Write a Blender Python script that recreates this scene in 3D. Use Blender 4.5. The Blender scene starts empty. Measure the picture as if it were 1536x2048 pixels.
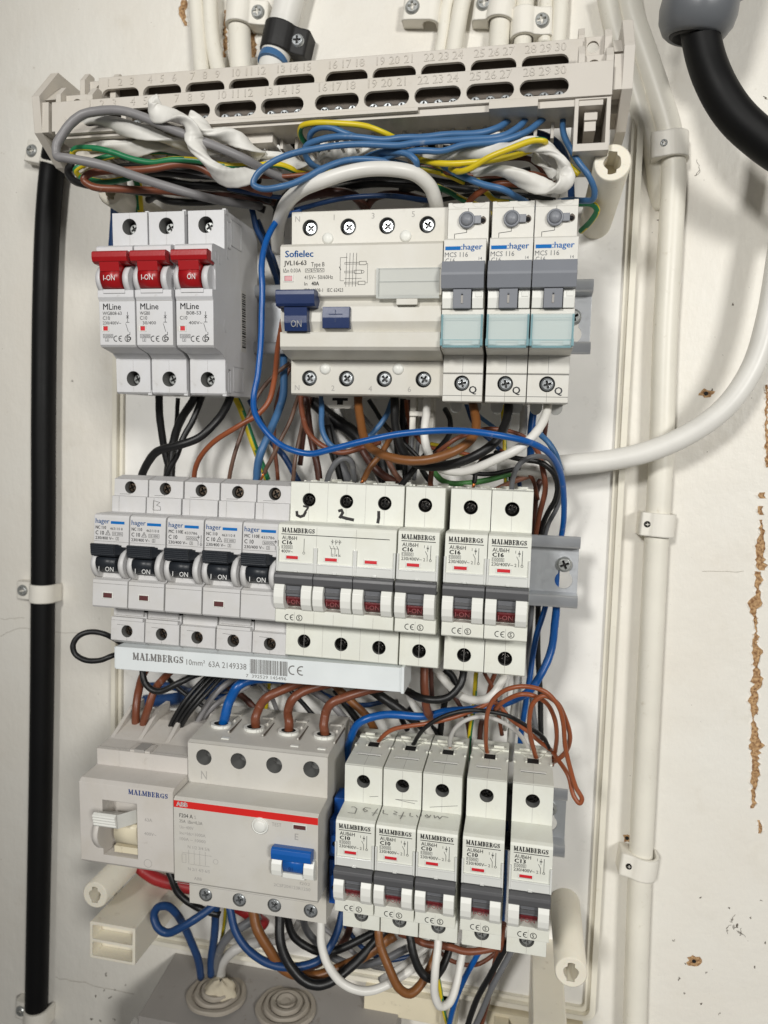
import bpy, bmesh, math, random
from mathutils import Vector, Matrix, geometry
random.seed(7)
S = bpy.context.scene
MM = .001
# ---------------------------------------------------------------- camera
F = 1420.0; DIST = 395.0
RW = ((.9800149271809839, .19639126824516842, .03164193830196016),
      (.04454360118462545, -.06162731294815825, -.9971047797961329),
      (-.1938726646434607, .9785870140441493, -.06914366094010459))
cam = bpy.data.cameras.new('camera'); cam.sensor_fit = 'VERTICAL'; cam.sensor_height = 36
cam.lens = F / 2048 * 36; cam.clip_start = .01; cam.clip_end = 50
cam.dof.use_dof = True; cam.dof.focus_distance = .315; cam.dof.aperture_fstop = 11
camo = bpy.data.objects.new('camera', cam); S.collection.objects.link(camo)
Rm = Matrix((RW[0], [-a for a in RW[1]], [-a for a in RW[2]])).transposed()
camo.matrix_world = Matrix.Translation((0, -DIST * MM, 0)) @ Rm.to_4x4()
S.camera = camo
# ---------------------------------------------------------------- light
W = bpy.data.worlds.new('World'); S.world = W; W.use_nodes = True
bg = W.node_tree.nodes['Background']; bg.inputs[0].default_value = (1.0, .98, .95, 1); bg.inputs[1].default_value = .115
def aim(o, loc, target):
    o.location = loc; o.rotation_euler = (Vector(target) - Vector(loc)).to_track_quat('-Z', 'Y').to_euler()
l = bpy.data.lights.new('ceiling_lamp', 'AREA'); l.shape = 'RECTANGLE'; l.size = .34; l.size_y = .28; l.energy = 15.2; l.color = (1, .985, .945)
o = bpy.data.objects.new('ceiling_lamp', l); S.collection.objects.link(o); aim(o, (.84, -1.5, .40), (0, 0, -.05))
l = bpy.data.lights.new('left_shaped_spot', 'SPOT'); l.energy = 60; l.color = (1, .985, .95); l.spot_size = math.radians(43); l.spot_blend = .55; l.shadow_soft_size = .12  # unseen left lamp; cone edge shaped to imitate a shadow at lower left
o = bpy.data.objects.new('left_shaped_spot', l); S.collection.objects.link(o); aim(o, (-.42, -1.6, .50), (.2, 0, .10))
S.view_settings.view_transform = 'Standard'; S.view_settings.look = 'None'; S.view_settings.exposure = 0; S.view_settings.gamma = 1
# ---------------------------------------------------------------- materials
def lin(c):
    c = c / 255.; return c / 12.92 if c < .04045 else ((c + .055) / 1.055) ** 2.4
def rgb(*c): return tuple(lin(a) for a in c) + (1,)
MATS = {}
def nm(name):
    m = bpy.data.materials.new(name); m.use_nodes = True; MATS[name] = m
    nt = m.node_tree; return m, nt, nt.nodes['Principled BSDF']
def N(nt, t, **k):
    n = nt.nodes.new(t)
    for a, b in k.items(): setattr(n, a, b)
    return n
def coords(nt):
    return N(nt, 'ShaderNodeTexCoord').outputs['Object']
def plastic(name, col, rough=.42, var=.05, bump=.10, bscale=900, bevel=.0004, dirt=0., dirtcol=(110, 95, 70), spec=.5, sss=0):
    m, nt, b = nm(name); L = nt.links; co = coords(nt)
    n1 = N(nt, 'ShaderNodeTexNoise'); n1.inputs['Scale'].default_value = 45; n1.inputs['Detail'].default_value = 5; L.new(co, n1.inputs['Vector'])
    r = N(nt, 'ShaderNodeMapRange'); r.inputs[1].default_value = .3; r.inputs[2].default_value = .7; r.inputs[3].default_value = 1 - var; r.inputs[4].default_value = 1 + var * .6
    L.new(n1.outputs['Fac'], r.inputs[0])
    mx = N(nt, 'ShaderNodeMix', data_type='RGBA', blend_type='MULTIPLY'); mx.inputs[0].default_value = 1
    mx.inputs[6].default_value = rgb(*col); L.new(r.outputs[0], mx.inputs[7]); c = mx.outputs[2]
    if dirt:
        n2 = N(nt, 'ShaderNodeTexNoise'); n2.inputs['Scale'].default_value = 160; n2.inputs['Detail'].default_value = 8; n2.inputs['Roughness'].default_value = .75; L.new(co, n2.inputs['Vector'])
        r2 = N(nt, 'ShaderNodeMapRange'); r2.inputs[1].default_value = .60; r2.inputs[2].default_value = .72; r2.inputs[3].default_value = 0; r2.inputs[4].default_value = dirt; L.new(n2.outputs['Fac'], r2.inputs[0])
        m2 = N(nt, 'ShaderNodeMix', data_type='RGBA'); L.new(r2.outputs[0], m2.inputs[0]); L.new(c, m2.inputs[6]); m2.inputs[7].default_value = rgb(*dirtcol); c = m2.outputs[2]
    if name.startswith('shell'):                     # handling marks and yellowing, patchy
        n3 = N(nt, 'ShaderNodeTexNoise'); n3.inputs['Scale'].default_value = 22; n3.inputs['Detail'].default_value = 7; n3.inputs['Roughness'].default_value = .65; n3.inputs['Distortion'].default_value = .6; L.new(co, n3.inputs['Vector'])
        r3 = N(nt, 'ShaderNodeMapRange'); r3.inputs[1].default_value = .46; r3.inputs[2].default_value = .72; r3.inputs[4].default_value = .42; L.new(n3.outputs['Fac'], r3.inputs[0])
        m3 = N(nt, 'ShaderNodeMix', data_type='RGBA'); L.new(r3.outputs[0], m3.inputs[0]); L.new(c, m3.inputs[6]); m3.inputs[7].default_value = rgb(col[0] * .90, col[1] * .88, col[2] * .82); c = m3.outputs[2]
    L.new(c, b.inputs['Base Color'])
    rr = N(nt, 'ShaderNodeMapRange'); rr.inputs[3].default_value = rough - .08; rr.inputs[4].default_value = rough + .12; L.new(n1.outputs['Fac'], rr.inputs[0]); L.new(rr.outputs[0], b.inputs['Roughness'])
    b.inputs['Specular IOR Level'].default_value = spec
    nrm = None
    if bevel:
        bv = N(nt, 'ShaderNodeBevel', samples=4); bv.inputs[0].default_value = bevel; nrm = bv.outputs[0]
    if bump:
        nb = N(nt, 'ShaderNodeTexNoise'); nb.inputs['Scale'].default_value = bscale; nb.inputs['Detail'].default_value = 3; L.new(co, nb.inputs['Vector'])
        bp = N(nt, 'ShaderNodeBump'); bp.inputs['Strength'].default_value = bump; bp.inputs['Distance'].default_value = .0003; L.new(nb.outputs['Fac'], bp.inputs['Height'])
        if nrm: L.new(nrm, bp.inputs['Normal'])
        nrm = bp.outputs[0]
    if nrm: L.new(nrm, b.inputs['Normal'])
    if sss:
        b.inputs['Subsurface Weight'].default_value = sss; b.inputs['Subsurface Radius'].default_value = (.004, .003, .002)
    return m
def metal(name, col, rough=.3, bump=.15, scale=600, bevel=.0003, mt=1.):
    m, nt, b = nm(name); L = nt.links; co = coords(nt)
    b.inputs['Metallic'].default_value = mt; b.inputs['Base Color'].default_value = rgb(*col)
    n1 = N(nt, 'ShaderNodeTexNoise'); n1.inputs['Scale'].default_value = scale; n1.inputs['Detail'].default_value = 6; L.new(co, n1.inputs['Vector'])
    rr = N(nt, 'ShaderNodeMapRange'); rr.inputs[1].default_value = .3; rr.inputs[2].default_value = .7; rr.inputs[3].default_value = rough - .04; rr.inputs[4].default_value = rough + .07
    L.new(n1.outputs['Fac'], rr.inputs[0]); L.new(rr.outputs[0], b.inputs['Roughness'])
    bp = N(nt, 'ShaderNodeBump'); bp.inputs['Strength'].default_value = bump; bp.inputs['Distance'].default_value = .0004; L.new(n1.outputs['Fac'], bp.inputs['Height'])
    if bevel:
        bv = N(nt, 'ShaderNodeBevel', samples=4); bv.inputs[0].default_value = bevel; L.new(bv.outputs[0], bp.inputs['Normal'])
    L.new(bp.outputs[0], b.inputs['Normal']); return m
def clear(name, col, body=.5, rough=.1):
    m, nt, b = nm(name); L = nt.links; out = nt.nodes['Material Output']
    t = N(nt, 'ShaderNodeBsdfTransparent'); t.inputs[0].default_value = (.97, .985, .985, 1)
    b.inputs['Base Color'].default_value = rgb(*col); b.inputs['Roughness'].default_value = rough
    mx = N(nt, 'ShaderNodeMixShader'); mx.inputs[0].default_value = body
    L.new(t.outputs[0], mx.inputs[1]); L.new(b.outputs[0], mx.inputs[2]); L.new(mx.outputs[0], out.inputs[0]); return m
def ink(name, col, rough=.6):
    m, nt, b = nm(name); b.inputs['Base Color'].default_value = rgb(*col); b.inputs['Roughness'].default_value = rough; b.inputs['Specular IOR Level'].default_value = .2; return m
plastic('shell_cool', (209, 209, 211), dirt=.22); plastic('shell_malm', (224, 225, 216), dirt=.12); plastic('shell_hager', (206, 205, 205), dirt=.18)
plastic('shell_sofi', (209, 206, 197), dirt=.14); plastic('shell_mcs', (217, 215, 208), dirt=.08); plastic('shell_abb', (204, 201, 194), dirt=.08)
plastic('shell_switch', (206, 201, 195), dirt=.22); plastic('shell_bar', (202, 196, 187), dirt=.16); plastic('cream', (224, 214, 188), dirt=.5, rough=.35)
plastic('busbar_white', (224, 229, 230), rough=.3, dirt=.1); plastic('cheek', (228, 228, 222), rough=.35)
plastic('toggle_grey', (98, 99, 103), rough=.38); plastic('toggle_dark', (84, 84, 86), rough=.4); plastic('toggle_black', (36, 40, 46), rough=.4); plastic('toggle_red', (160, 18, 24), rough=.3)
plastic('barrel_red', (96, 26, 30), rough=.3); plastic('toggle_navy', (22, 44, 90), rough=.35); plastic('toggle_blue', (12, 88, 168), rough=.35); plastic('mcs_grey', (128, 131, 138), rough=.4)
plastic('flag_red', (205, 38, 48), rough=.3); plastic('flag_dark', (92, 52, 52), rough=.3); plastic('flag_pink', (196, 130, 134), rough=.3)
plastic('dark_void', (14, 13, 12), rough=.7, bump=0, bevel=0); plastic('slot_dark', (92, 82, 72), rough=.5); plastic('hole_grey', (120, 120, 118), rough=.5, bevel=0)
plastic('stripe_red', (214, 40, 36), rough=.35, bump=0, bevel=0)
plastic('plate_white', (240, 238, 233), rough=.28, bump=.12, bscale=60, dirt=.15); plastic('rim_white', (231, 226, 211), rough=.35, dirt=.3, dirtcol=(176, 160, 120)); plastic('tab_grey', (188, 188, 184), rough=.35); plastic('post_cream', (232, 226, 210), rough=.4, dirt=.35, dirtcol=(150, 130, 95), sss=.15)
plastic('conduit_white', (230, 226, 214), rough=.4, dirt=.35, dirtcol=(165, 150, 115), bscale=120, bump=.2); plastic('clip_white', (232, 228, 218), rough=.4, bevel=.0013); plastic('clip_black', (18, 17, 17), rough=.55, bump=.4, bscale=250, bevel=.0014)
plastic('gland_grey', (100, 103, 107), rough=.34); plastic('box_grey', (150, 146, 142), rough=.5, dirt=.7, dirtcol=(95, 80, 60)); plastic('box_lid', (178, 176, 172), rough=.45, dirt=.3); plastic('grommet', (164, 156, 144), rough=.55, dirt=.6, dirtcol=(225, 220, 208))
plastic('putty', (196, 186, 164), rough=.8, bump=.8, bscale=300); plastic('blue_block', (12, 74, 150), rough=.35)
for k, c, r in (('w_black', (17, 17, 18), .42), ('w_brown', (118, 66, 44), .38), ('w_dark_brown', (80, 46, 36), .38), ('w_umber', (100, 74, 60), .4), ('w_tan', (124, 78, 38), .4), ('w_orange', (142, 76, 44), .36),
                ('w_pink', (150, 104, 84), .4), ('w_blue', (2, 82, 156), .33), ('w_steel', (62, 104, 148), .38), ('w_navy', (22, 60, 108), .4), ('w_white', (224, 222, 216), .36), ('w_grey', (132, 130, 131), .42),
                ('w_mid_grey', (108, 109, 112), .4), ('w_pale', (188, 186, 182), .4), ('w_green', (30, 116, 74), .36), ('w_leaf', (74, 132, 70), .4), ('w_yellow', (214, 190, 30), .36), ('w_red', (150, 26, 30), .45), ('w_cable', (10, 10, 11), .52)):
    plastic(k, c, rough=r, spec=.22 if k == 'w_cable' else .5, bump=.12, bscale=350, bevel=0, var=.08, dirt=.22 if k not in ('w_black', 'w_cable') else 0, dirtcol=(200, 195, 185))
plastic('sheath', (220, 218, 212), rough=.42, bump=.15, bscale=90, bevel=0, dirt=.25, dirtcol=(140, 128, 105))
metal('zinc', (198, 202, 208), .28); metal('steel', (196, 200, 202), .26, mt=.75); metal('screw_black', (64, 62, 60), .22); metal('screw_brass', (108, 96, 84), .3); metal('screw_dull', (172, 174, 172), .34, mt=.65); metal('screw_dark', (72, 72, 72), .4); metal('copper', (214, 130, 78), .3)
metal('rail_zinc', (190, 193, 197), .36, bump=.03, scale=420, mt=.5)
ink('ink_black', (24, 24, 26)); ink('ink_blue', (0, 104, 178)); ink('ink_navy', (34, 62, 122)); ink('ink_grey', (96, 98, 102)); ink('ink_pale', (164, 161, 157)); ink('ink_white', (226, 226, 224)); ink('ink_pencil', (112, 110, 108)); ink('ink_marker', (52, 50, 50)); ink('ink_dred', (142, 78, 80)); ink('ink_emb', (196, 190, 182)); ink('ink_mid', (118, 116, 114))
ink('paper', (206, 204, 200))
clear('clear_cyan', (214, 230, 231), .5); clear('clear_edge', (150, 190, 198), .6); clear('clear', (224, 226, 222), .55); plastic('cover_milky', (216, 217, 213), rough=.16, bump=0, spec=.6)
# ---------------------------------------------------------------- geometry kit: local coordinates x, d (out of the wall), z in mm
def at(px, py, d):
    q = ((px - 768) / F, (py - 1024) / F, 1.)
    r = [sum(RW[k][i] * q[k] for k in range(3)) for i in range(3)]
    t = (DIST - d) / r[1]
    return Vector((r[0] * t, d, r[2] * t))           # (x, d, z)
def zdepth(p): return RW[2][0] * p[0] + RW[2][1] * (DIST - p[1]) + RW[2][2] * p[2]
def pxmm(p): return zdepth(p) / F
class G:
    def __init__(s): s.v = []; s.f = []; s.m = []; s.sm = []
    def add(s, vs, fs, m=0, smooth=False):
        o = len(s.v); s.v += [tuple(a) for a in vs]
        for f in fs: s.f.append([i + o for i in f]); s.m.append(m); s.sm.append(smooth)
        return s
    def box(s, x0, x1, d0, d1, z0, z1, m=0):
        v = [(x, d, z) for x in (x0, x1) for d in (d0, d1) for z in (z0, z1)]
        return s.add(v, [(0, 1, 3, 2), (4, 6, 7, 5), (0, 4, 5, 1), (2, 3, 7, 6), (0, 2, 6, 4), (1, 5, 7, 3)], m)
    def prism(s, prof, x0, x1, m=0, skip=(), smooth=()):
        n = len(prof); v = [(x0, d, z) for d, z in prof] + [(x1, d, z) for d, z in prof]
        s.add(v, [tuple(range(n)), tuple(range(2 * n - 1, n - 1, -1))], m)
        o = len(s.v) - 2 * n
        for i in range(n):
            if i in skip: continue
            j = (i + 1) % n; s.f.append([o + i, o + j, o + n + j, o + n + i]); s.m.append(m); s.sm.append(i in smooth)
        return s
    def vprism(s, prof, z0, z1, m=0):               # profile in (x, d), extruded along z
        n = len(prof); v = [(x, d, z0) for x, d in prof] + [(x, d, z1) for x, d in prof]
        return s.add(v, [tuple(range(n)), tuple(range(2 * n - 1, n - 1, -1))] + [(i, (i + 1) % n, n + (i + 1) % n, n + i) for i in range(n)], m)
    def face(s, outline, d, holes=(), m=0):
        loops = [[Vector((x, z, 0)) for x, z in l] for l in [outline] + list(holes)]
        tris = geometry.tessellate_polygon(loops); pts = [p for l in loops for p in l]
        return s.add([(p.x, d, p.y) for p in pts], [tuple(t) for t in tris], m)
    def wall(s, loop, d0, d1, m=0, smooth=False):
        n = len(loop); v = [(x, d0, z) for x, z in loop] + [(x, d1, z) for x, z in loop]
        return s.add(v, [(i, (i + 1) % n, n + (i + 1) % n, n + i) for i in range(n)], m, smooth)
    def extr(s, outline, d0, d1, holes=(), m=0, hm=None, back=True):
        s.face(outline, d1, holes, m)
        if back: s.face(outline, d0, holes, m)
        s.wall(outline, d0, d1, m)
        for h in holes: s.wall(h, d0, d1, m if hm is None else hm, len(h) > 8)
        return s
    def hole_face(s, x0, x1, z0, z1, d, holes, depth, m=0, hm=1, fm=2):
        hs = [circ(x, z, r, 24) for x, z, r in holes]
        s.face([(x0, z0), (x1, z0), (x1, z1), (x0, z1)], d, hs, m)
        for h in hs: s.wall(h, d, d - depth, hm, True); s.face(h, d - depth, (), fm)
        return s
    def lathe(s, prof, x=0, z=0, n=24, m=0, smooth=True):  # profile (r, d)
        v = []; f = []
        for r, d in prof: v += [(x + r * math.cos(2 * math.pi * k / n), d, z + r * math.sin(2 * math.pi * k / n)) for k in range(n)]
        for i in range(len(prof) - 1):
            for k in range(n): f.append((i * n + k, i * n + (k + 1) % n, (i + 1) * n + (k + 1) % n, (i + 1) * n + k))
        return s.add(v, f, m, smooth)
    def line(s, pts, w, d, m=0):
        for i in range(len(pts) - 1):
            a = Vector(pts[i]); b = Vector(pts[i + 1]); t = (b - a)
            if t.length < 1e-6: continue
            t.normalize(); n = Vector((-t.y, t.x)) * w / 2; a = a - t * w * .3; b = b + t * w * .3; dd = d + .002 * (i % 5)
            s.add([(p.x, dd, p.y) for p in (a - n, b - n, b + n, a + n)], [(0, 1, 2, 3)], m)
        return s
    def rect(s, x0, x1, z0, z1, d, m=0): return s.add([(x0, d, z0), (x1, d, z0), (x1, d, z1), (x0, d, z1)], [(0, 1, 2, 3)], m)
    def frame(s, x0, x1, z0, z1, w, d, m=0):
        s.line([(x0, z0), (x1, z0)], w, d, m); s.line([(x1, z0), (x1, z1)], w, d + .004, m); s.line([(x1, z1), (x0, z1)], w, d + .008, m); s.line([(x0, z1), (x0, z0)], w, d + .012, m); return s
    def text(s, t, x, z, h, d, w=None, m=0, bold=0, ext=0, align='l'):
        v, f, bb, cap = glyphs(t, bold, ext); k = h / cap; tw = (bb[1] - bb[0]) * k; kx = k if w is None else k * w / tw
        if align == 'c': x -= (bb[1] - bb[0]) * kx / 2
        return s.add([(x + (p[0] - bb[0]) * kx, d + p[2] * (ext and 1), z + p[1] * k) for p in v], f, m)
    def slab(s, t, x, z, h, w, d, m=0):             # heavy slab-serif capitals
        adv = w / sum(SLAB[c][0] + .16 for c in t); cx = x
        for c in t:
            wd, st = SLAB[c]
            for i, (a, b, c2, e, lw) in enumerate(st):
                s.line([(cx + a * adv, z + b * h), (cx + c2 * adv, z + e * h)], lw * h, d + .003 * i, m)
            cx += (wd + .16) * adv
        return s
SLAB = {
 'M': (1.2, [(.15, 0, .15, 1, .14), (1.0, 0, 1.0, 1, .24), (.18, 1, .56, .1, .22), (.56, .1, .98, 1, .1), (0, .05, .34, .05, .1), (.8, .05, 1.2, .05, .1), (0, .95, .3, .95, .1), (.9, .95, 1.2, .95, .1)]),
 'A': (1.05, [(.18, 0, .5, 1, .1), (.5, 1, .88, 0, .26), (.3, .36, .7, .36, .1), (0, .05, .38, .05, .1), (.64, .05, 1.05, .05, .1)]),
 'L': (.85, [(.26, 0, .26, 1, .25), (0, .05, .82, .05, .1), (0, .95, .52, .95, .1), (.8, 0, .8, .36, .1)]),
 'B': (.9, [(.24, 0, .24, 1, .24), (0, .05, .6, .05, .1), (0, .95, .58, .95, .1), (.2, .52, .6, .52, .1), (.66, .58, .66, .9, .2), (.7, .1, .7, .46, .22)]),
 'E': (.86, [(.24, 0, .24, 1, .24), (0, .05, .8, .05, .1), (0, .95, .8, .95, .1), (.2, .5, .56, .5, .1), (.79, .04, .79, .34, .1), (.77, .68, .77, .96, .1), (.55, .36, .55, .64, .1)]),
 'R': (1.0, [(.24, 0, .24, 1, .24), (0, .05, .46, .05, .1), (0, .95, .58, .95, .1), (.2, .5, .6, .5, .1), (.68, .56, .68, .9, .2), (.56, .5, .84, .05, .22), (.7, .05, 1.0, .05, .1)]),
 'G': (.98, [(.16, .25, .16, .75, .24), (.24, .84, .6, .95, .12), (.24, .16, .6, .05, .12), (.6, .95, .86, .82, .1), (.88, .66, .88, .98, .08), (.6, .05, .84, .12, .1), (.8, .06, .8, .42, .22), (.56, .42, .98, .42, .1)]),
 'S': (.8, [(.2, .62, .2, .82, .22), (.24, .9, .6, .93, .12), (.7, .66, .7, .98, .1), (.2, .62, .6, .4, .22), (.62, .18, .62, .38, .22), (.2, .07, .56, .09, .12), (.1, .02, .1, .34, .1)])}
GC = {}
def glyphs(t, bold, ext):
    k = (t, bold, ext)
    if k in GC: return GC[k]
    def mk(tt):
        c = bpy.data.curves.new('t', 'FONT'); c.body = tt; c.size = 1; c.resolution_u = 2; c.offset = 0; c.extrude = 0
        o = bpy.data.objects.new('t', c); me = bpy.data.meshes.new_from_object(o)
        v = [tuple(p.co) for p in me.vertices]; f = [tuple(p.vertices) for p in me.polygons]; ed = None
        if ext:
            cnt = {}
            for q in f:
                for i in range(len(q)):
                    e = (q[i], q[(i + 1) % len(q)]); cnt[tuple(sorted(e))] = cnt.get(tuple(sorted(e)), 0) + 1
            n = len(v); v = [(a, b, ext) for a, b, _ in v] + [(a, b, 0) for a, b, _ in v]
            f += [(a, b, b + n, a + n) for (a, b), q in cnt.items() if q == 1]
        bpy.data.objects.remove(o); bpy.data.curves.remove(c); bpy.data.meshes.remove(me); return v, f
    if ('cap',) not in GC:
        v, _ = mk('H') if not ext else glyphs('H', 0, 0)[:2]
        GC[('cap',)] = max(p[1] for p in v)
    v, f = mk(t)
    if bold:
        n = len(v); b = bold * .9; v0 = v; f0 = f; v = []; f = []
        for j, (ox, oz) in enumerate(((-b, 0), (b, 0), (0, -b * .5), (0, b * .5))):
            v += [(p[0] + ox, p[1] + oz, p[2]) for p in v0]; f += [tuple(i + j * n for i in q) for q in f0]
    xs = [p[0] for p in v] or [0, 1]
    GC[k] = (v, f, (min(xs), max(xs)), GC[('cap',)]); return GC[k]
def circ(x, z, r, n=24, rz=None): return [(x + r * math.cos(2 * math.pi * k / n), z + (rz or r) * math.sin(2 * math.pi * k / n)) for k in range(n)]
def obround(x0, x1, z0, z1, n=8):
    r = (z1 - z0) / 2; zc = (z0 + z1) / 2
    return [(x1 - r + r * math.sin(math.pi * k / n), zc - r * math.cos(math.pi * k / n)) for k in range(n + 1)] + [(x0 + r - r * math.sin(math.pi * k / n), zc + r * math.cos(math.pi * k / n)) for k in range(n + 1)]
def plus(x, z, a, b, rot=0):
    p = [(b, a), (b, b), (a, b), (a, -b), (b, -b), (b, -a), (-b, -a), (-b, -b), (-a, -b), (-a, b), (-b, b), (-b, a)]
    c, s_ = math.cos(rot), math.sin(rot); return [(x + u * c - w * s_, z + u * s_ + w * c) for u, w in p]
def rounded(x0, x1, z0, z1, r, n=5):
    o = []
    for cx, cz, a0 in ((x1 - r, z1 - r, 0), (x0 + r, z1 - r, 90), (x0 + r, z0 + r, 180), (x1 - r, z0 + r, 270)):
        o += [(cx + r * math.cos(math.radians(a0 + 90 * k / n)), cz + r * math.sin(math.radians(a0 + 90 * k / n))) for k in range(n + 1)]
    return o
MESH = {}
def mesh(name, g, mats, key=None):
    me = bpy.data.meshes.new(name)
    me.from_pydata([(x * MM, -d * MM, z * MM) for x, d, z in g.v], [], g.f)
    for m in mats: me.materials.append(MATS[m])
    me.polygons.foreach_set('material_index', g.m); me.polygons.foreach_set('use_smooth', g.sm)
    bm = bmesh.new(); bm.from_mesh(me); bmesh.ops.recalc_face_normals(bm, faces=bm.faces); bm.to_mesh(me); bm.free(); me.update()
    if key: MESH[key] = me
    return me
def props(o, label=None, cat=None, group=None, kind=None):
    if label: o['label'] = label
    if cat: o['category'] = cat
    if group: o['group'] = group
    if kind: o['kind'] = kind
    return o
def obj(name, me, parent=None, mat=None):
    o = bpy.data.objects.new(name, me); S.collection.objects.link(o)
    if parent: o.parent = parent
    if mat is not None: o.matrix_local = mat
    return o
def part(name, parent, mats, fn, key=None, label=None, loc=None):
    me = MESH.get(key) if key else None
    if me is None:
        g = G(); fn(g); me = mesh(name, g, mats, key)
    o = obj(name, me, parent)
    if loc: o.location = (loc[0] * MM, -loc[1] * MM, loc[2] * MM)
    if label: o['label'] = label
    return o
def rot(roll, pitch, yaw):
    return Matrix.Rotation(yaw, 4, 'Z') @ Matrix.Rotation(roll, 4, 'Y') @ Matrix.Rotation(pitch, 4, 'X')
ROW = {1: (70.48173, 91.67007, .00151, .06254, .01317), 2: (-50.72886, 96.70011, .00365, -.02699, -.00161), 3: (-181.51954, 95.60818, -.00507, .04154, .00115)}
def frame_of(row):
    z, d, r, p, y = ROW[row]; return Matrix.Translation((0, -d * MM, z * MM)) @ rot(r, p, y)
def thing(name, label, cat, mat=None, group=None):
    o = bpy.data.objects.new(name, None); o.empty_display_size = .01; S.collection.objects.link(o)
    if mat is not None: o.matrix_world = mat
    return props(o, label, cat, group)
def device(name, label, cat, row, x, group=None):
    return thing(name, label, cat, frame_of(row) @ Matrix.Translation((x * MM, 0, 0)), group)
def screw_g(r, rt=0.3, flat=False):
    def fn(g):
        h = .35 * r
        pl = plus(0, 0, r * .58, r * .15, rt); c = circ(0, 0, r * .72, 24)
        g.face(c, h * (.6 if flat else 1), [pl], 0); g.wall(pl, h * (.6 if flat else 1), -h * .6, 0); g.face(circ(0, 0, r * .7, 12), -h * .55, (), 1)
        g.lathe([(r * .72, h * (.6 if flat else 1)), (r * .9, h * .55), (r, 0), (r, -h)], 0, 0, 24, 0)
    return fn
def screws(dev, pts, r, mat, d, name='terminal_screw', dark=None):
    dark = dark or ('screw_dark' if mat in ('steel', 'screw_dull') else 'dark_void')
    for i, (x, z) in enumerate(pts):
        a = .25 + .5 * ((i * 7 + int(abs(x) * 3)) % 5) / 2
        part(name, dev, [mat, dark], screw_g(r, a), ('screw', r, mat, round(a, 2)), loc=(x, d, z))
# ---------------------------------------------------------------- wires
def crom(P, n):
    P = [Vector(p) for p in P]
    if len(P) == 2: P = [P[0], P[0].lerp(P[1], .5), P[1]]
    Q = [P[0] * 2 - P[1]] + P + [P[-1] * 2 - P[-2]]; out = []
    for i in range(1, len(Q) - 2):
        p0, p1, p2, p3 = Q[i - 1:i + 3]
        t0 = 0; t1 = max((p1 - p0).length, .01) ** .5; t2 = t1 + max((p2 - p1).length, .01) ** .5; t3 = t2 + max((p3 - p2).length, .01) ** .5
        for k in range(n):
            t = t1 + (t2 - t1) * k / n
            a1 = p0 * ((t1 - t) / t1) + p1 * (t / t1); a2 = p1 * ((t2 - t) / (t2 - t1)) + p2 * ((t - t1) / (t2 - t1)); a3 = p2 * ((t3 - t) / (t3 - t2)) + p3 * ((t - t2) / (t3 - t2))
            b1 = a1 * ((t2 - t) / t2) + a2 * (t / t2); b2 = a2 * ((t3 - t) / (t3 - t1)) + a3 * ((t - t1) / (t3 - t1))
            out.append(b1 * ((t2 - t) / (t2 - t1)) + b2 * ((t - t1) / (t2 - t1)))
    return out + [P[-1]]
def tube(g, pts, r, n=10, mfun=None, flat=1., twist=0., wob=0., groove=0.):
    N_ = len(pts); prev = None; rings = []
    for i, p in enumerate(pts):
        t = (pts[min(i + 1, N_ - 1)] - pts[max(i - 1, 0)]).normalized()
        if prev is None:
            u = t.orthogonal().normalized()
        else:
            u = (prev - t * prev.dot(t)).normalized()
        prev = u; w = t.cross(u); rr = r(i / (N_ - 1)) if callable(r) else r; a0 = twist * i / (N_ - 1) * 2 * math.pi
        rr2 = rr * (1 + wob * math.sin(i * 1.7) + wob * .6 * math.sin(i * .61 + 1))
        ring = []
        for k in range(n):
            a = 2 * math.pi * k / n; q_ = 1 + groove * math.cos(3 * a) + groove * .5 * math.cos(5 * a + 1); x, y = rr2 * q_ * math.cos(a), rr2 * q_ * flat * math.sin(a); c, s_ = math.cos(a0), math.sin(a0)
            ring.append(p + u * (x * c - y * s_) + w * (x * s_ + y * c))
        rings.append(ring)
    o = len(g.v); g.v += [tuple(q) for rg in rings for q in rg]
    for i in range(N_ - 1):
        for k in range(n):
            g.f.append([o + i * n + k, o + i * n + (k + 1) % n, o + (i + 1) * n + (k + 1) % n, o + (i + 1) * n + k]); g.m.append(mfun(i, k) if mfun else 0); g.sm.append(True)
    g.f.append([o + k for k in range(n)]); g.m.append(0); g.sm.append(False)
    g.f.append([o + (N_ - 1) * n + k for k in range(n - 1, -1, -1)]); g.m.append(0); g.sm.append(False)
def P3(pts): return [at(*p) for p in pts]
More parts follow.
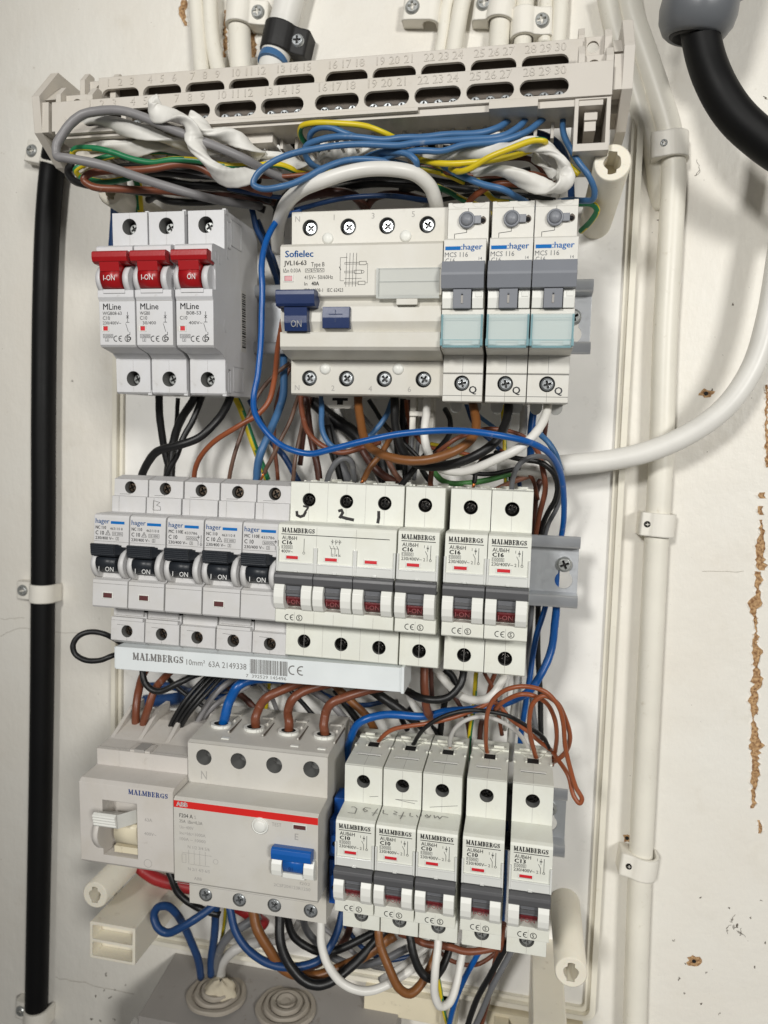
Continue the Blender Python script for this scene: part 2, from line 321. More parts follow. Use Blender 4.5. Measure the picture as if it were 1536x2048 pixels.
def wire(label, mat, w, pts, name='wire', cat='wire', group=None, tip=0, flat=1., twist=0., wob=0., sides=10, steps=6, groove=0.):
    """pts: (photo column, photo row, mm out of the wall); w: thickness in photo pixels at the middle of the run"""
    P = P3(pts); mid = P[len(P) // 2]; w = w * .92 if w < 23 else w; r = w / 2 * sum(pxmm(p) for p in P) / len(P)
    C = crom(P, steps); g = G()
    if len(C) > 8 and w < 26:
        q0, q1 = random.uniform(0, 6), random.uniform(0, 6)
        for i in range(2, len(C) - 2): C[i] = C[i] + Vector((math.sin(i * .43 + q0), math.sin(i * .31 + q1), math.sin(i * .37 + q0 * 2))) * r * .09
    wob = wob or (.018 if w < 26 else 0)
    if mat.startswith('earth'):
        ph = int(mat[5:] or 0); tube(g, C, r, 12, lambda i, k: 0 if (k + ph + i // 9) % 12 < 6 else 1); mats = ['w_yellow', 'w_green']
    else:
        tube(g, C, r, sides, None, flat, twist, wob, groove); mats = [mat]
    o = obj(name, mesh(name, g, mats)); props(o, label, cat, group)
    if tip:
        a, b = (C[0], C[3]) if tip < 0 else (C[-1], C[-4]); t = (a - b).normalized(); k = abs(tip); g2 = G()
        for q in range(3):
            off = Vector((math.cos(q * 2.1), math.sin(q * 2.1), math.cos(q))) * r * .22
            tube(g2, [a - t * .5 + off, a + t * k * .5 + off * 1.2, a + t * k + off * .8], r * .42, 6)
        obj('copper_strands', mesh('copper_strands', g2, ['copper']), o)
    return o
# ---------------------------------------------------------------- setting: the painted wall
def wall_material():
    m, nt, b = nm('wall_paint'); L = nt.links; co = coords(nt)
    def noise(sc, det, ro=.6, st=None):
        n = N(nt, 'ShaderNodeTexNoise'); n.inputs['Scale'].default_value = sc; n.inputs['Detail'].default_value = det; n.inputs['Roughness'].default_value = ro
        if st:
            mp = N(nt, 'ShaderNodeMapping'); mp.inputs['Scale'].default_value = st; L.new(co, mp.inputs[0]); L.new(mp.outputs[0], n.inputs['Vector'])
        else: L.new(co, n.inputs['Vector'])
        return n.outputs['Fac']
    def ramp(f, a, b_, lo=0, hi=1):
        r = N(nt, 'ShaderNodeMapRange'); r.inputs[1].default_value = a; r.inputs[2].default_value = b_; r.inputs[3].default_value = lo; r.inputs[4].default_value = hi; L.new(f, r.inputs[0]); return r.outputs[0]
    def mix(f, a, col):
        x = N(nt, 'ShaderNodeMix', data_type='RGBA'); L.new(f, x.inputs[0])
        if hasattr(a, 'links'): L.new(a, x.inputs[6])
        else: x.inputs[6].default_value = a
        x.inputs[7].default_value = rgb(*col); return x.outputs[2]
    big = noise(9, 6); c = mix(ramp(big, .38, .66), rgb(230, 227, 219), (227, 222, 212))
    c = mix(ramp(noise(34, 7), .60, .78, 0, .35), c, (206, 198, 182))
    c = mix(ramp(noise(420, 4, .5), .735, .76, 0, .75), c, (84, 74, 62))
    c = mix(ramp(noise(150, 5, .6), .70, .76, 0, .5), c, (150, 136, 112))
    L.new(c, b.inputs['Base Color']); b.inputs['Roughness'].default_value = .42; b.inputs['Specular IOR Level'].default_value = .35
    h1 = noise(240, 4, .6, (1, 1, .35)); h2 = noise(38, 5)
    bp = N(nt, 'ShaderNodeBump'); bp.inputs['Strength'].default_value = .28; bp.inputs['Distance'].default_value = .0009; L.new(h1, bp.inputs['Height'])
    b2 = N(nt, 'ShaderNodeBump'); b2.inputs['Strength'].default_value = .35; b2.inputs['Distance'].default_value = .003; L.new(h2, b2.inputs['Height']); L.new(bp.outputs[0], b2.inputs['Normal']); L.new(b2.outputs[0], b.inputs['Normal'])
wall_material()
def chip_material():
    m, nt, b = nm('bare_board'); L = nt.links; co = coords(nt)
    n = N(nt, 'ShaderNodeTexNoise'); n.inputs['Scale'].default_value = 700; n.inputs['Detail'].default_value = 6; L.new(co, n.inputs['Vector'])
    r = N(nt, 'ShaderNodeValToRGB'); r.color_ramp.elements[0].position = .35; r.color_ramp.elements[0].color = rgb(128, 90, 56); r.color_ramp.elements[1].position = .66; r.color_ramp.elements[1].color = rgb(204, 168, 124)
    L.new(n.outputs['Fac'], r.inputs[0]); L.new(r.outputs[0], b.inputs['Base Color']); b.inputs['Roughness'].default_value = .85
    bp = N(nt, 'ShaderNodeBump'); bp.inputs['Strength'].default_value = .9; bp.inputs['Distance'].default_value = .001; L.new(n.outputs['Fac'], bp.inputs['Height']); L.new(bp.outputs[0], b.inputs['Normal'])
chip_material(); ink('hairline', (150, 142, 128)); ink('scuff', (88, 80, 70)); ink('flake', (236, 231, 222))
g = G(); g.box(-900, 800, -12, 0, -900, 800); wall = obj('wall', mesh('wall', g, ['wall_paint']))
wall['kind'] = 'structure'
def chip(cx, cy, w, h, n=16, j=.3, name='bare_board_patch', lip=True):
    c = at(cx, cy, 0); s = pxmm(c); pts = []
    for k in range(n):
        a = 2 * math.pi * k / n; q = 1 + random.uniform(-j, j); pts.append((c.x + w * s / 2 * math.cos(a) * q, c.z + h * s / 2 * math.sin(a) * q))
    g = G(); g.face(pts, .12, (), 0)
    if lip:                                         # torn paint curling up round the patch
        for k in range(n):
            a, b = pts[k], pts[(k + 1) % n]; o = random.uniform(.3, 1.0); hgt = random.uniform(.2, .8)
            e = lambda p, q: (c.x + (p[0] - c.x) * (1 + q / max(w * s, 3)), c.z + (p[1] - c.z) * (1 + q / max(h * s, 3)))
            a2, b2 = e(a, o * 2.2), e(b, o * 2.2); am, bm_ = e(a, .5), e(b, .5)
            g.add([(am[0], hgt, am[1]), (bm_[0], hgt, bm_[1]), (b2[0], .03, b2[1]), (a2[0], .03, a2[1])], [(0, 1, 2, 3)], 1)
    return obj(name, mesh(name, g, ['bare_board', 'flake']), wall)
def ragged(runs, name='bare_board_patch'):
    """torn strip: rows of (photo row, centre column, width), jagged edges with lifted paint lips"""
    L_ = []
    for (y0, x0, w0), (y1, x1, w1) in zip(runs, runs[1:]):
        k = max(1, int((y1 - y0) / 5))
        for q in range(k):
            t = q / k; L_.append((y0 + (y1 - y0) * t, x0 + (x1 - x0) * t, max(1.5, (w0 + (w1 - w0) * t) * random.uniform(.5, 1.15)), random.uniform(-2, 2)))
    g = G(); A = []; B = []
    for y, x, w, j in L_: A.append(at(x - w / 2 + j, y, 0)); B.append(at(x + w / 2 + j + random.uniform(-2, 2), y, 0))
    for i in range(len(A) - 1):
        g.add([(A[i].x, .1, A[i].z), (B[i].x, .1, B[i].z), (B[i + 1].x, .1, B[i + 1].z), (A[i + 1].x, .1, A[i + 1].z)], [(0, 1, 2, 3)], 0)
        for P, s in ((A, -1), (B, 1)):
            h = random.uniform(.15, .7); o = random.uniform(.4, 1.5) * s
            g.add([(P[i].x, h, P[i].z), (P[i + 1].x, h, P[i + 1].z), (P[i + 1].x + o, .02, P[i + 1].z), (P[i].x + o, .02, P[i].z)], [(0, 1, 2, 3)], 1)
        if random.random() < .5:
            q = A[i].lerp(B[i], random.random()); l = random.uniform(.4, 1.1); g.add([(q.x - l, .15, q.z), (q.x + l, .15, q.z + .3), (q.x + random.uniform(-.6, .6), random.uniform(.5, 1.1), q.z - l)], [(0, 1, 2)], 0)
    return obj(name, mesh(name, g, ['bare_board', 'flake']), wall)
ragged([(770, 1534, 6), (860, 1533, 8), (940, 1534, 8)]); ragged([(985, 1524, 24), (1003, 1524, 10)]); ragged([(1012, 1520, 12), (1036, 1521, 14)]); ragged([(1040, 1523, 8), (1072, 1522, 12), (1086, 1520, 18), (1130, 1522, 24), (1146, 1526, 14)])
ragged([(1143, 1515, 14), (1160, 1516, 22), (1178, 1514, 8), (1190, 1514, 10), (1206, 1510, 32), (1224, 1508, 14), (1240, 1511, 7), (1262, 1512, 5), (1284, 1510, 14), (1300, 1514, 24), (1322, 1513, 18), (1334, 1512, 6), (1345, 1514, 20), (1368, 1515, 26), (1382, 1508, 14), (1396, 1506, 20), (1420, 1508, 16), (1436, 1505, 5), (1452, 1508, 14), (1468, 1510, 20), (1490, 1512, 28), (1516, 1510, 16), (1545, 1511, 18), (1570, 1508, 14), (1592, 1506, 10), (1606, 1508, 18), (1622, 1502, 8)])
ragged([(1640, 1516, 6), (1656, 1521, 14), (1672, 1520, 8)]); ragged([(0, 368, 16), (22, 366, 20), (40, 368, 10), (58, 372, 8)]); ragged([(40, 508, 16), (120, 506, 16)]); ragged([(20, 452, 8), (120, 450, 8)])
for cx, cy, w, h in ((1412, 787, 30, 17), (1388, 1922, 26, 22), (1254, 1676, 16, 20)):
    chip(cx, cy, w, h, 14, .35, 'screw_hole', False)
    c = at(cx, cy, 0); g = G(); g.face(circ(c.x, c.z, 1.1, 12), .25); obj('screw_hole', mesh('screw_hole', g, ['dark_void']), wall)
g = G()
def crack(pts, w=.25, d=.1, m=0):
    P = []
    for a, b in zip(pts, pts[1:]):
        for k in range(6): P.append((a[0] + (b[0] - a[0]) * k / 6 + random.uniform(-2, 2), a[1] + (b[1] - a[1]) * k / 6 + random.uniform(-2, 2)))
    g.line([(p.x, p.z) for p in (at(x, y, 0) for x, y in P)], w, d, m)
crack([(0, 1272), (40, 1256), (110, 1264), (215, 1270)], .2); crack([(110, 1955), (170, 1966), (290, 1992)], .22); crack([(1405, 1142), (1505, 1143)], .2); crack([(0, 1238), (60, 1236)], .2)
for _ in range(46):                                 # specks and scuffs, thicker towards the lower right
    x, y = random.choice(((random.uniform(1320, 1530), random.uniform(1780, 2040)), (random.uniform(0, 1530), random.uniform(0, 2040)), (random.uniform(1200, 1530), random.uniform(0, 900)), (random.uniform(130, 260), random.uniform(1900, 2040))))
    l = random.uniform(1, 7); a = random.uniform(0, 3.1); crack([(x, y), (x + l * math.cos(a), y + l * math.sin(a))], random.uniform(.2, .55), .1, 1)
crack([(1392, 318), (1400, 340), (1390, 352), (1402, 343)], .18, .1, 1)
for x, y in ((1465, 1840), (1472, 1852), (1481, 1866), (1458, 1858), (1487, 1868)):
    for q in range(3): crack([(x + random.uniform(-9, 9), y + random.uniform(-9, 9)), (x + random.uniform(-7, 7), y + random.uniform(-7, 7))], .2, .1, 1)
obj('paint_marks', mesh('paint_marks', g, ['hairline', 'scuff']), wall)
# ---------------------------------------------------------------- enclosure back plate with its posts
plate = thing('back_plate', 'white plastic back plate of the open fuse box with raised rim and hollow posts', 'back plate', Matrix.Identity(4))
def fn(g):
    g.extr(rounded(-243, 49.6, -302, 196, 5), .5, 4)
    for k in range(14):                             # moulded marks in the plate
        g.lathe([(2.4, 4), (2.4, 4.25), (2.1, 4.3), (0, 4.3)], random.uniform(-225, 40), random.uniform(-290, 150), 12)
part('plate', plate, ['plate_white'], fn)
def fn(g):
    o = rounded(-243.5, 50.2, -302.5, 196.5, 6); i = rounded(-240.5, 47.2, -299.5, 193.5, 4); g.extr(o, .5, 9, [i])
    i2 = rounded(-238, 44.7, -297, 191, 3); g.extr(i, 4, 6.2, [i2])
part('rim', plate, ['rim_white'], fn)
def post(x, z, r, d1):
    def fn(g):
        g.lathe([(r * 1.06, 4), (r, d1 - .5), (r - .5, d1)], x, z, 36)
        ins = []
        for k in range(32):
            a = 2 * math.pi * k / 32; q = r * max(.46 + .03 * math.cos(2 * a), min(.60 / max(abs(math.sin(a)), .01), .24 / max(abs(math.cos(a)), .01))) * (1 + .05 * math.sin(5 * a + x)); ins.append((x + q * math.cos(a) * .95, z + q * math.sin(a)))
        g.face(circ(x, z, r - .5, 36), d1, [ins]); g.wall(ins, d1 - 14, d1, 0, True); g.face(ins, d1 - 14, (), 1)
    part('standoff_post', plate, ['post_cream', 'cream'], fn)
post(29.4, 127.3, 7.6, 79); post(31.5, -239.3, 7.6, 60); post(-220.2, -240, 7.4, 60); post(-219, 137, 7.4, 50)
def column(x0, x1, z0, z1, d1, div):
    def fn(g):
        t = 1.6; zm = (z0 + z1) / 2
        hs = [rounded(x0 + t, x1 - t, zm + t / 2, z1 - t, .6, 2), rounded(x0 + t, x1 - t, z0 + t, zm - t / 2, .6, 2)] if div else [rounded(x0 + t, x1 - t, z0 + t, z1 - t, .6, 2)]
        g.extr(rounded(x0, x1, z0, z1, .8, 3), 3, d1, hs, 0, 0, False)
        for h in hs: g.face(h, d1 - 8, (), 0)
    part('hollow_column', plate, ['post_cream'], fn)
column(-219.8, -193, -272, -251.5, 65, True); column(14.5, 30.5, -300, -262, 68, False)
def fn(g):                                          # moulded lower flange and cable notch
    g.box(-78, -30, 4, 14, -316, -302); g.box(-8, 44, 4, 12, -318, -304); g.box(-34, -24, 4, 18, -312, -302); g.box(-4, 4, 12, 20, -316, -306)
part('lower_flange', plate, ['cream'], fn)
# ---------------------------------------------------------------- DIN rails
def rail(row, label, zoff=0, sx=20.5, sz=0):
    z, d, r, p, y = ROW[row]
    t = thing('din_rail', label, 'rail', Matrix.Translation((0, -35 * MM, (z + zoff) * MM)), 'mounting rails behind the breaker rows')
    def fn(g):
        key = [(sx + 4.3 * math.cos(a), sz - 5 + 4.3 * math.sin(a)) for a in [math.radians(130 + k * 280 / 16) for k in range(17)]] + [(sx + 2.4, sz + 2), (sx - 2.4, sz + 2)]
        g.extr([(-207, -12.5), (27.2, -12.5), (27.2, 12.5), (-207, 12.5)], -1, 0, [key])
        for s in (1, -1):
            pr = [(-1, 11.7 * s), (5.4, 12.4 * s), (5.8, 17.5 * s), (6.6, 17.5 * s), (7.3, 16.6 * s), (7.7, 15.2 * s), (7.7, 13.8 * s), (7.3, 12.4 * s), (6.4, 11.6 * s), (0, 11.0 * s)]; g.prism(pr, -207, 27.2, 0, (), (3, 4, 5, 6, 7))
    part('rail', t, ['rail_zinc'], fn)
    part('rail_screw', t, ['screw_dull', 'dark_void'], screw_g(3.9, .4), None, loc=(sx, 1.2, sz + 3))
    def sp(g): g.box(-190, -180, -31, -1, -10, 10); g.box(8, 16, -31, -1, -10, 10)
    part('rail_support', t, ['plate_white'], sp)
rail(1, 'galvanised rail of the top row, its end showing right of the grey lever breakers', 1.5, 19, -2)
rail(2, 'galvanised rail of the middle row with bare end and screw at the right', .5)
rail(3, 'galvanised rail of the bottom row, its end half hidden by looping brown wires', 5.5, 19, 1)
# ---------------------------------------------------------------- breakers
def seam(g, z0, z1, x, d, m=0): g.line([(x, z0), (x, z1)], .12, d + .03, m)
def flag(g, x0, x1, z0, z1, d, m, fm):              # little window with a coloured flag set back in it
    g.extr([(x0 - .5, z0 - .4), (x1 + .5, z0 - .4), (x1 + .5, z1 + .4), (x0 - .5, z1 + .4)], d, d + .25, [[(x0, z0), (x1, z0), (x1, z1), (x0, z1)]], m, m, False); g.rect(x0, x1, z0, z1, d + .06, fm)
def ce(g, x, z, h, d, m, s=True):
    for q in (0, 1):
        c = [(x + q * h * 1.05 + h * .55 + h * .5 * math.cos(a), z + h / 2 + h * .5 * math.sin(a)) for a in [math.radians(75 + k * 21) for k in range(11)]]; g.line(c, h * .14, d, m)
        if q: g.line([(x + q * h * 1.05 + h * .06, z + h / 2), (x + q * h * 1.05 + h * .5, z + h / 2)], h * .14, d + .01, m)
    if s:
        xc = x + h * 2.95; g.line(circ(xc, z + h / 2, h * .56, 20) + [(xc + h * .56, z + h / 2)], h * .12, d, m); g.text('S', xc - .27 * h, z + .16 * h, h * .68, d + .02, None, m, .02)
def poles_sym(g, x, z, h, d, m):                     # switch symbol: contact, bar and round terminal
    g.line([(x, z + h), (x, z + h * .62)], .2, d, m); g.line([(x - .5, z + h * .86), (x + .5, z + h * .78)], .2, d, m); g.line([(x - .5, z + h * .78), (x + .5, z + h * .86)], .2, d + .01, m)
    g.line([(x - 1.0, z + h * .62), (x - .1, z + h * .38), (x - .1, z)], .2, d, m); g.line([(x + 1.3, z + h), (x + 1.3, z + .8)], .22, d, m); g.line(circ(x + 1.3, z + .4, .45, 10) + [(x + 1.75, z + .4)], .18, d, m)
def body_parts(t, key, w, ps, mat, holes_up, holes_lo, zs, s, extra=None, hm='hole_grey', fm='dark_void', hd=5., npole=1):
    """ps: side profile; zs = (top, step top, step bottom, bottom): front shoulder faces get round screw wells"""
    def fn(g):
        skip = [i for i in range(len(ps)) if abs(ps[i][0] + s) < .01 and abs(ps[(i + 1) % len(ps)][0] + s) < .01]
        g.prism(ps, 0, w, 0, skip)
        for i in skip:
            za, zb = sorted((ps[i][1], ps[(i + 1) % len(ps)][1])); hs = [h for h in holes_up + holes_lo if za < h[1] < zb]
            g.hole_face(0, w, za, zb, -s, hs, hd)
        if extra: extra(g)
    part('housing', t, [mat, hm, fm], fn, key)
# Malmbergs-type single and three pole breakers
GM = 'slim off white breakers with dark grey levers'
def malm(row, x, n, rating, label, pr_extra=None, silver=False, volts='230/400V~', group=GM):
    t = device('circuit_breaker', label, 'breaker', row, x, group); w = 17.85 * n - .1
    ps = [(-15.5, 40.6), (-15.5, 22.6), (-2.2, 22.3), (-.5, 21.7), (0, 20.6), (0, -3.5), (-5, -4), (-5, -15.6), (0, -15.8), (0, -21.6), (-.8, -22.2), (-15.5, -22.6), (-15.5, -40.2), (-16.5, -40.8), (-57, -40.8), (-57, 40.9), (-49, 40.9), (-49, 41.6), (-46, 41.6), (-46, 40.9), (-16.3, 40.9)]
    cx = [17.85 * i + 8.9 for i in range(n)]
    hu = [(c, 32.6, 3.15) for c in cx]; hl = [(c, -33.4, 3.15 if row == 2 else 3.4) for c in cx]
    if row == 3: hu = [(c, 33.2, 3.15) for c in cx]
    def ex(g):
        for c in cx:                                 # top: wire well, slot, funnel walls
            pass
    body_parts(t, ('mb', n, row), w, ps, 'shell_malm', hu, hl, None, 15.5, ex)
    sm = 'screw_black'
    screws(t, [(c, hu[0][1]) for c in cx], 2.75, sm, -15.5 - (1.6 if row == 2 else 3.6))
    screws(t, [(c, hl[0][1]) for c in cx], 2.75, sm if row == 2 else 'screw_dull', -15.5 - (1.6 if row == 2 else .9))
    def top(g):                                      # details of the top face: wells and slots
        for c in cx:
            g.box(c - 5.8, c + 5.8, -28.6, -26.9, 40.9, 41.2, 2); g.box(c - 5.6, c + 5.6, -26.9, -26.5, 40.92, 41.0, 1)
            g.box(c - 2.6, c + 2.6, -41, -36.2, 40.9, 41.05, 1)
            for s in (-1, 1):
                g.add([(c + s * 2.6, -41, 41.05), (c + s * 7.2, -48, 41.1), (c + s * 7.2, -48, 41.9), (c + s * 2.6, -41, 41.5)], [(0, 1, 2, 3)], 0)
                g.box(c + s * 2.7, c + s * 3.6, -40.5, -36.6, 40.9, 41.5, 0); g.box(c + s * 8.5 - .6, c + s * 8.5 + .4, -37.5, -35.5, 40.9, 41.6, 0)
            g.box(c - 6.5, c - 1.5, -49, -47.8, 41, 42.6, 0); g.box(c + 1.5, c + 6.5, -49, -47.8, 41, 42.6, 0); g.box(c - .05, c + .05, -36, -16.2, 40.9, 40.96, 3)
    part('terminal_top', t, ['shell_malm', 'dark_void', 'cheek', 'ink_pale'], top, ('mt', n))
    def lev(g):
        g.prism([(0, .7), (2.4, .5), (3.3, -.2), (3.6, -1.4), (3.1, -3.9), (2.4, -4.7), (-4, -4.8), (-4, -3.8), (0, -3.8)], .06, 17.6, 0)
        g.box(4.7, 12.6, -4.9, .6, -9.9, -4, 1); g.box(4.7, 12.6, .6, 1.3, -8.6, -7.2, 0)
        arc = [(-4.9, -9.9)] + [(-4.9 + 5.4 * math.sin(math.radians(100 - q * 16)) + .2, -10.1 - q * .9) for q in range(6)] + [(-4.9, -15.4)]
        g.prism(arc, 4.8, 12.5, 2); g.text('I-ON', 5.6, -13.3, 1.9, .55, 6.0, 3)
    gp = [(-5, -4), (1.2, -4), (2.6, -4.6), (3.6, -6.6), (3.8, -10), (3.2, -13), (1.5, -15.4), (0, -16.2), (-5, -16.2)]
    for i in range(n):
        part('lever', t, ['toggle_dark', 'toggle_grey', 'barrel_red', 'ink_dred'], lev, 'ml', loc=(17.85 * i, 0, 0))
        for q in (.1, 12.6): part('lever_guard', t, ['cheek'], lambda g: g.prism(gp, 0, 4.6), 'mg', loc=(17.85 * i + q, 0, 0))
    def cov(g):
        g.box(.6, w - .6, 0, .7, .95, 5.2, 0); g.box(1.2, w - 1.2, .7, .85, 4.6, 4.9, 0)
        for i in range(n):
            a = 17.85 * i
            for q in ((-.1, .7), (17.0, 17.8)): g.box(max(a + q[0], -.2), a + q[1], 0, .9, 1, 12, 0)
            g.box(a + 8, a + 9.8, .7, 1.1, .9, 1.6, 0)
    part('label_cover', t, ['cover_milky'], cov, ('mc', n))
    def pr(g):
        for i in range(n):
            a = 17.85 * i; flag(g, a + 4.2, a + 9.6, 6.6, 8.0, 0, 1, 2)
            seam(g, -40, -23, a + 8.9, -15.5, 3); seam(g, -22, -17, a + 8.9, 0, 3); seam(g, 23, hu[0][1] - 3.3, a + 8.9, -15.5, 3); seam(g, hu[0][1] + 3.3, 40.4, a + 8.9, -15.5, 3)
            if i: [seam(g, z0, z1, a, d, 3) for z0, z1, d in ((-40, -23, -15.5), (23, 40.4, -15.5), (12, 21, 0), (-22, -16, 0))]
        o = 1.2
        g.slab('MALMBERGS', 1.5 + (n > 1) * .4, 18.35, 1.95, 14.6 if n == 1 else 15.2, .06); g.line([(1.6, 17.5), (16.2 if n == 1 else w - 3, 17.5)], .32, .06)
        g.text('AUB6H', 1.9, 15.1, 1.65, .06, 6.9, 0, .008); g.text(rating, 1.9, 13.0, 1.7, .06, 4.8, 0, .05); g.frame(1.9, 6.8, 11.1, 12.5, .14, .06); g.text('10000', 2.2, 11.3, 1.0, .06, 4.2)
        g.text(volts, 1.7, 9.2, 1.4, .06, 8.9 if n == 1 else 5.4, 0, .008)
        if n == 1: poles_sym(g, 13.0, 9.2, 6.8, .06, 0); g.text('1', 11.4, 14.8, 1.2, .06); g.text('2', 11.2, 9.2, 1.3, .06)
        else:
            g.line([(12.2, 15.8), (12.2, 10)], .2, .06); g.line(circ(12.2, 9.5, .5, 10) + [(12.7, 9.5)], .16, .06)
            for q in range(3):
                xx = 25 + q * 1.6; g.line([(xx - 1.1, 13.4), (xx - .2, 11.8), (xx - .2, 8.8)], .18, .06); g.line([(xx, 16.2), (xx, 14)], .18, .06); g.line([(xx - .5, 15.4), (xx + .5, 14.8)], .18, .07); g.text('135'[q], xx + .3, 14.9, 1, .06); g.text('246'[q], xx + .1, 8.8, 1.1, .06)
            g.line([(24.3, 12.2), (28, 12.2)], .16, .08)
        ce(g, 4.4, -20.6, 2.3, .06, 0)
        if pr_extra: pr_extra(g)
    part('printed_front', t, ['ink_black', 'cheek', 'flag_red', 'ink_pale', 'ink_marker', 'ink_pencil'], pr)
    return t
def marks3(g):
    g.line([(6.4, 29.6), (8.6, 29.2), (8.0, 28.0), (7.2, 27.0)], .9, -15.44, 4); g.line([(3.2, 26.8), (3.4, 25.2), (5.0, 24.6), (6.6, 25.2), (7.4, 26.8)], 1.3, -15.43, 4)
    g.line([(23.4, 28.2), (24.6, 28.6), (25.2, 27.4), (24.4, 26.0), (23.9, 25.2)], 1.3, -15.44, 4); g.line([(24.2, 25.6), (27.0, 24.9), (30.2, 24.4)], 1.4, -15.43, 4)
    g.line([(42.0, 28.6), (42.1, 26.0), (41.8, 23.8)], 1.4, -15.44, 4)
malm(2, -106.9, 3, 'C16', 'wide three pole off white breaker with marker numbers above its levers', marks3, volts='400V~')
malm(2, -52.7, 1, 'C16', 'single off white C16 breaker right beside the wide three pole one')
malm(2, -32.4, 1, 'C16', 'off white C16 breaker between two gaps, second from the right in the middle row')
malm(2, -14.35, 1, 'C16', 'off white C16 breaker next to the bare rail end of the middle row')
def scrib(x0):
    P = [(2.6, 21.9), (5.6, 21.9), (5.7, 18), (4, 17)]   # local sketch of the pencilled word, spread over three breakers
    def f(g):
        d = -15.42
        for L_ in ([(12 - x0, 26.2), (16, 26.8), (24 - x0, 26.4), (33 - x0, 25.4), (40 - x0, 24.6)], [(12 - x0, 26.2), (18 - x0, 27.2), (27 - x0, 26.2)], [(16 - x0, 26), (24 - x0, 26.9), (38 - x0, 25)]):
            q = [(p[0], p[1]) for p in L_ if 0 < p[0] < 17.7]
            if len(q) > 1: g.line(q, .22, d, 5)
    return f
def pencil(g0, x0):
    """pencilled word on the sloping step above the printed fronts"""
    W_ = [[(4, -.9), (7.4, -1.0), (7.3, -5.2), (5.6, -6.6), (4.4, -6)], [(10, -6), (12.6, -4.4), (11.6, -3.4), (10.2, -5), (10.8, -7), (13.6, -7)], [(15.6, -1), (16.6, -7.4)], [(14.6, -3.2), (17.4, -3.6)], [(19.2, -7), (19.6, -4), (22, -3.4)], [(26, -4), (24.2, -4.6), (25.8, -6.2), (24, -7.2)], [(28, -1), (28.6, -7.4)], [(26.8, -3.6), (30, -4)], [(31.6, -7.2), (31.8, -4.6), (33.4, -4.2)], [(34.6, -6), (36.8, -5.4), (35.6, -4.2), (34.6, -6), (36.6, -7.6)], [(40, -5), (38.4, -6), (39.2, -7.6), (40.4, -5.2), (41, -7.6)], [(42.4, -7.8), (43, -5.4), (44.2, -7.4), (45.2, -5.2), (46.2, -7.8), (49, -7.2)]]
    for st in W_:
        q = [(x - x0, d) for x, d in st if -.2 < x - x0 < 17.9]
        for a, b in zip(q, q[1:]):
            a = (a[0], a[1] - 4.6); b = (b[0], b[1] - 4.6); dx, dd = b[0] - a[0], b[1] - a[1]; l = math.hypot(dx, dd) or 1; nx, nd = -dd / l * .16, dx / l * .16; zz = 22.75
            g0.add([(a[0] - nx, a[1] - nd, zz), (b[0] - nx, b[1] - nd, zz), (b[0] + nx, b[1] + nd, zz), (a[0] + nx, a[1] + nd, zz)], [(0, 1, 2, 3)], 5)
def both(x0):
    s = scrib(x0)
    def f(g): s(g); pencil(g, x0)
    return f
malm(3, -76.5, 1, 'C10', 'off white C10 breaker at the left end of the five, beside the blue blocks', both(0))
malm(3, -58.1, 1, 'C10', 'off white C10 breaker with a black wire in its top, second of the bottom five', both(18.2))
malm(3, -39.7, 1, 'C10', 'off white C10 breaker with a grey wire in its top, middle of the bottom five', both(36.6))
malm(3, -19.7, 1, 'C10', 'off white C10 breaker standing between two dark gaps in the bottom row')
malm(3, .6, 1, 'C13', 'off white C13 breaker at the right end of the bottom row')
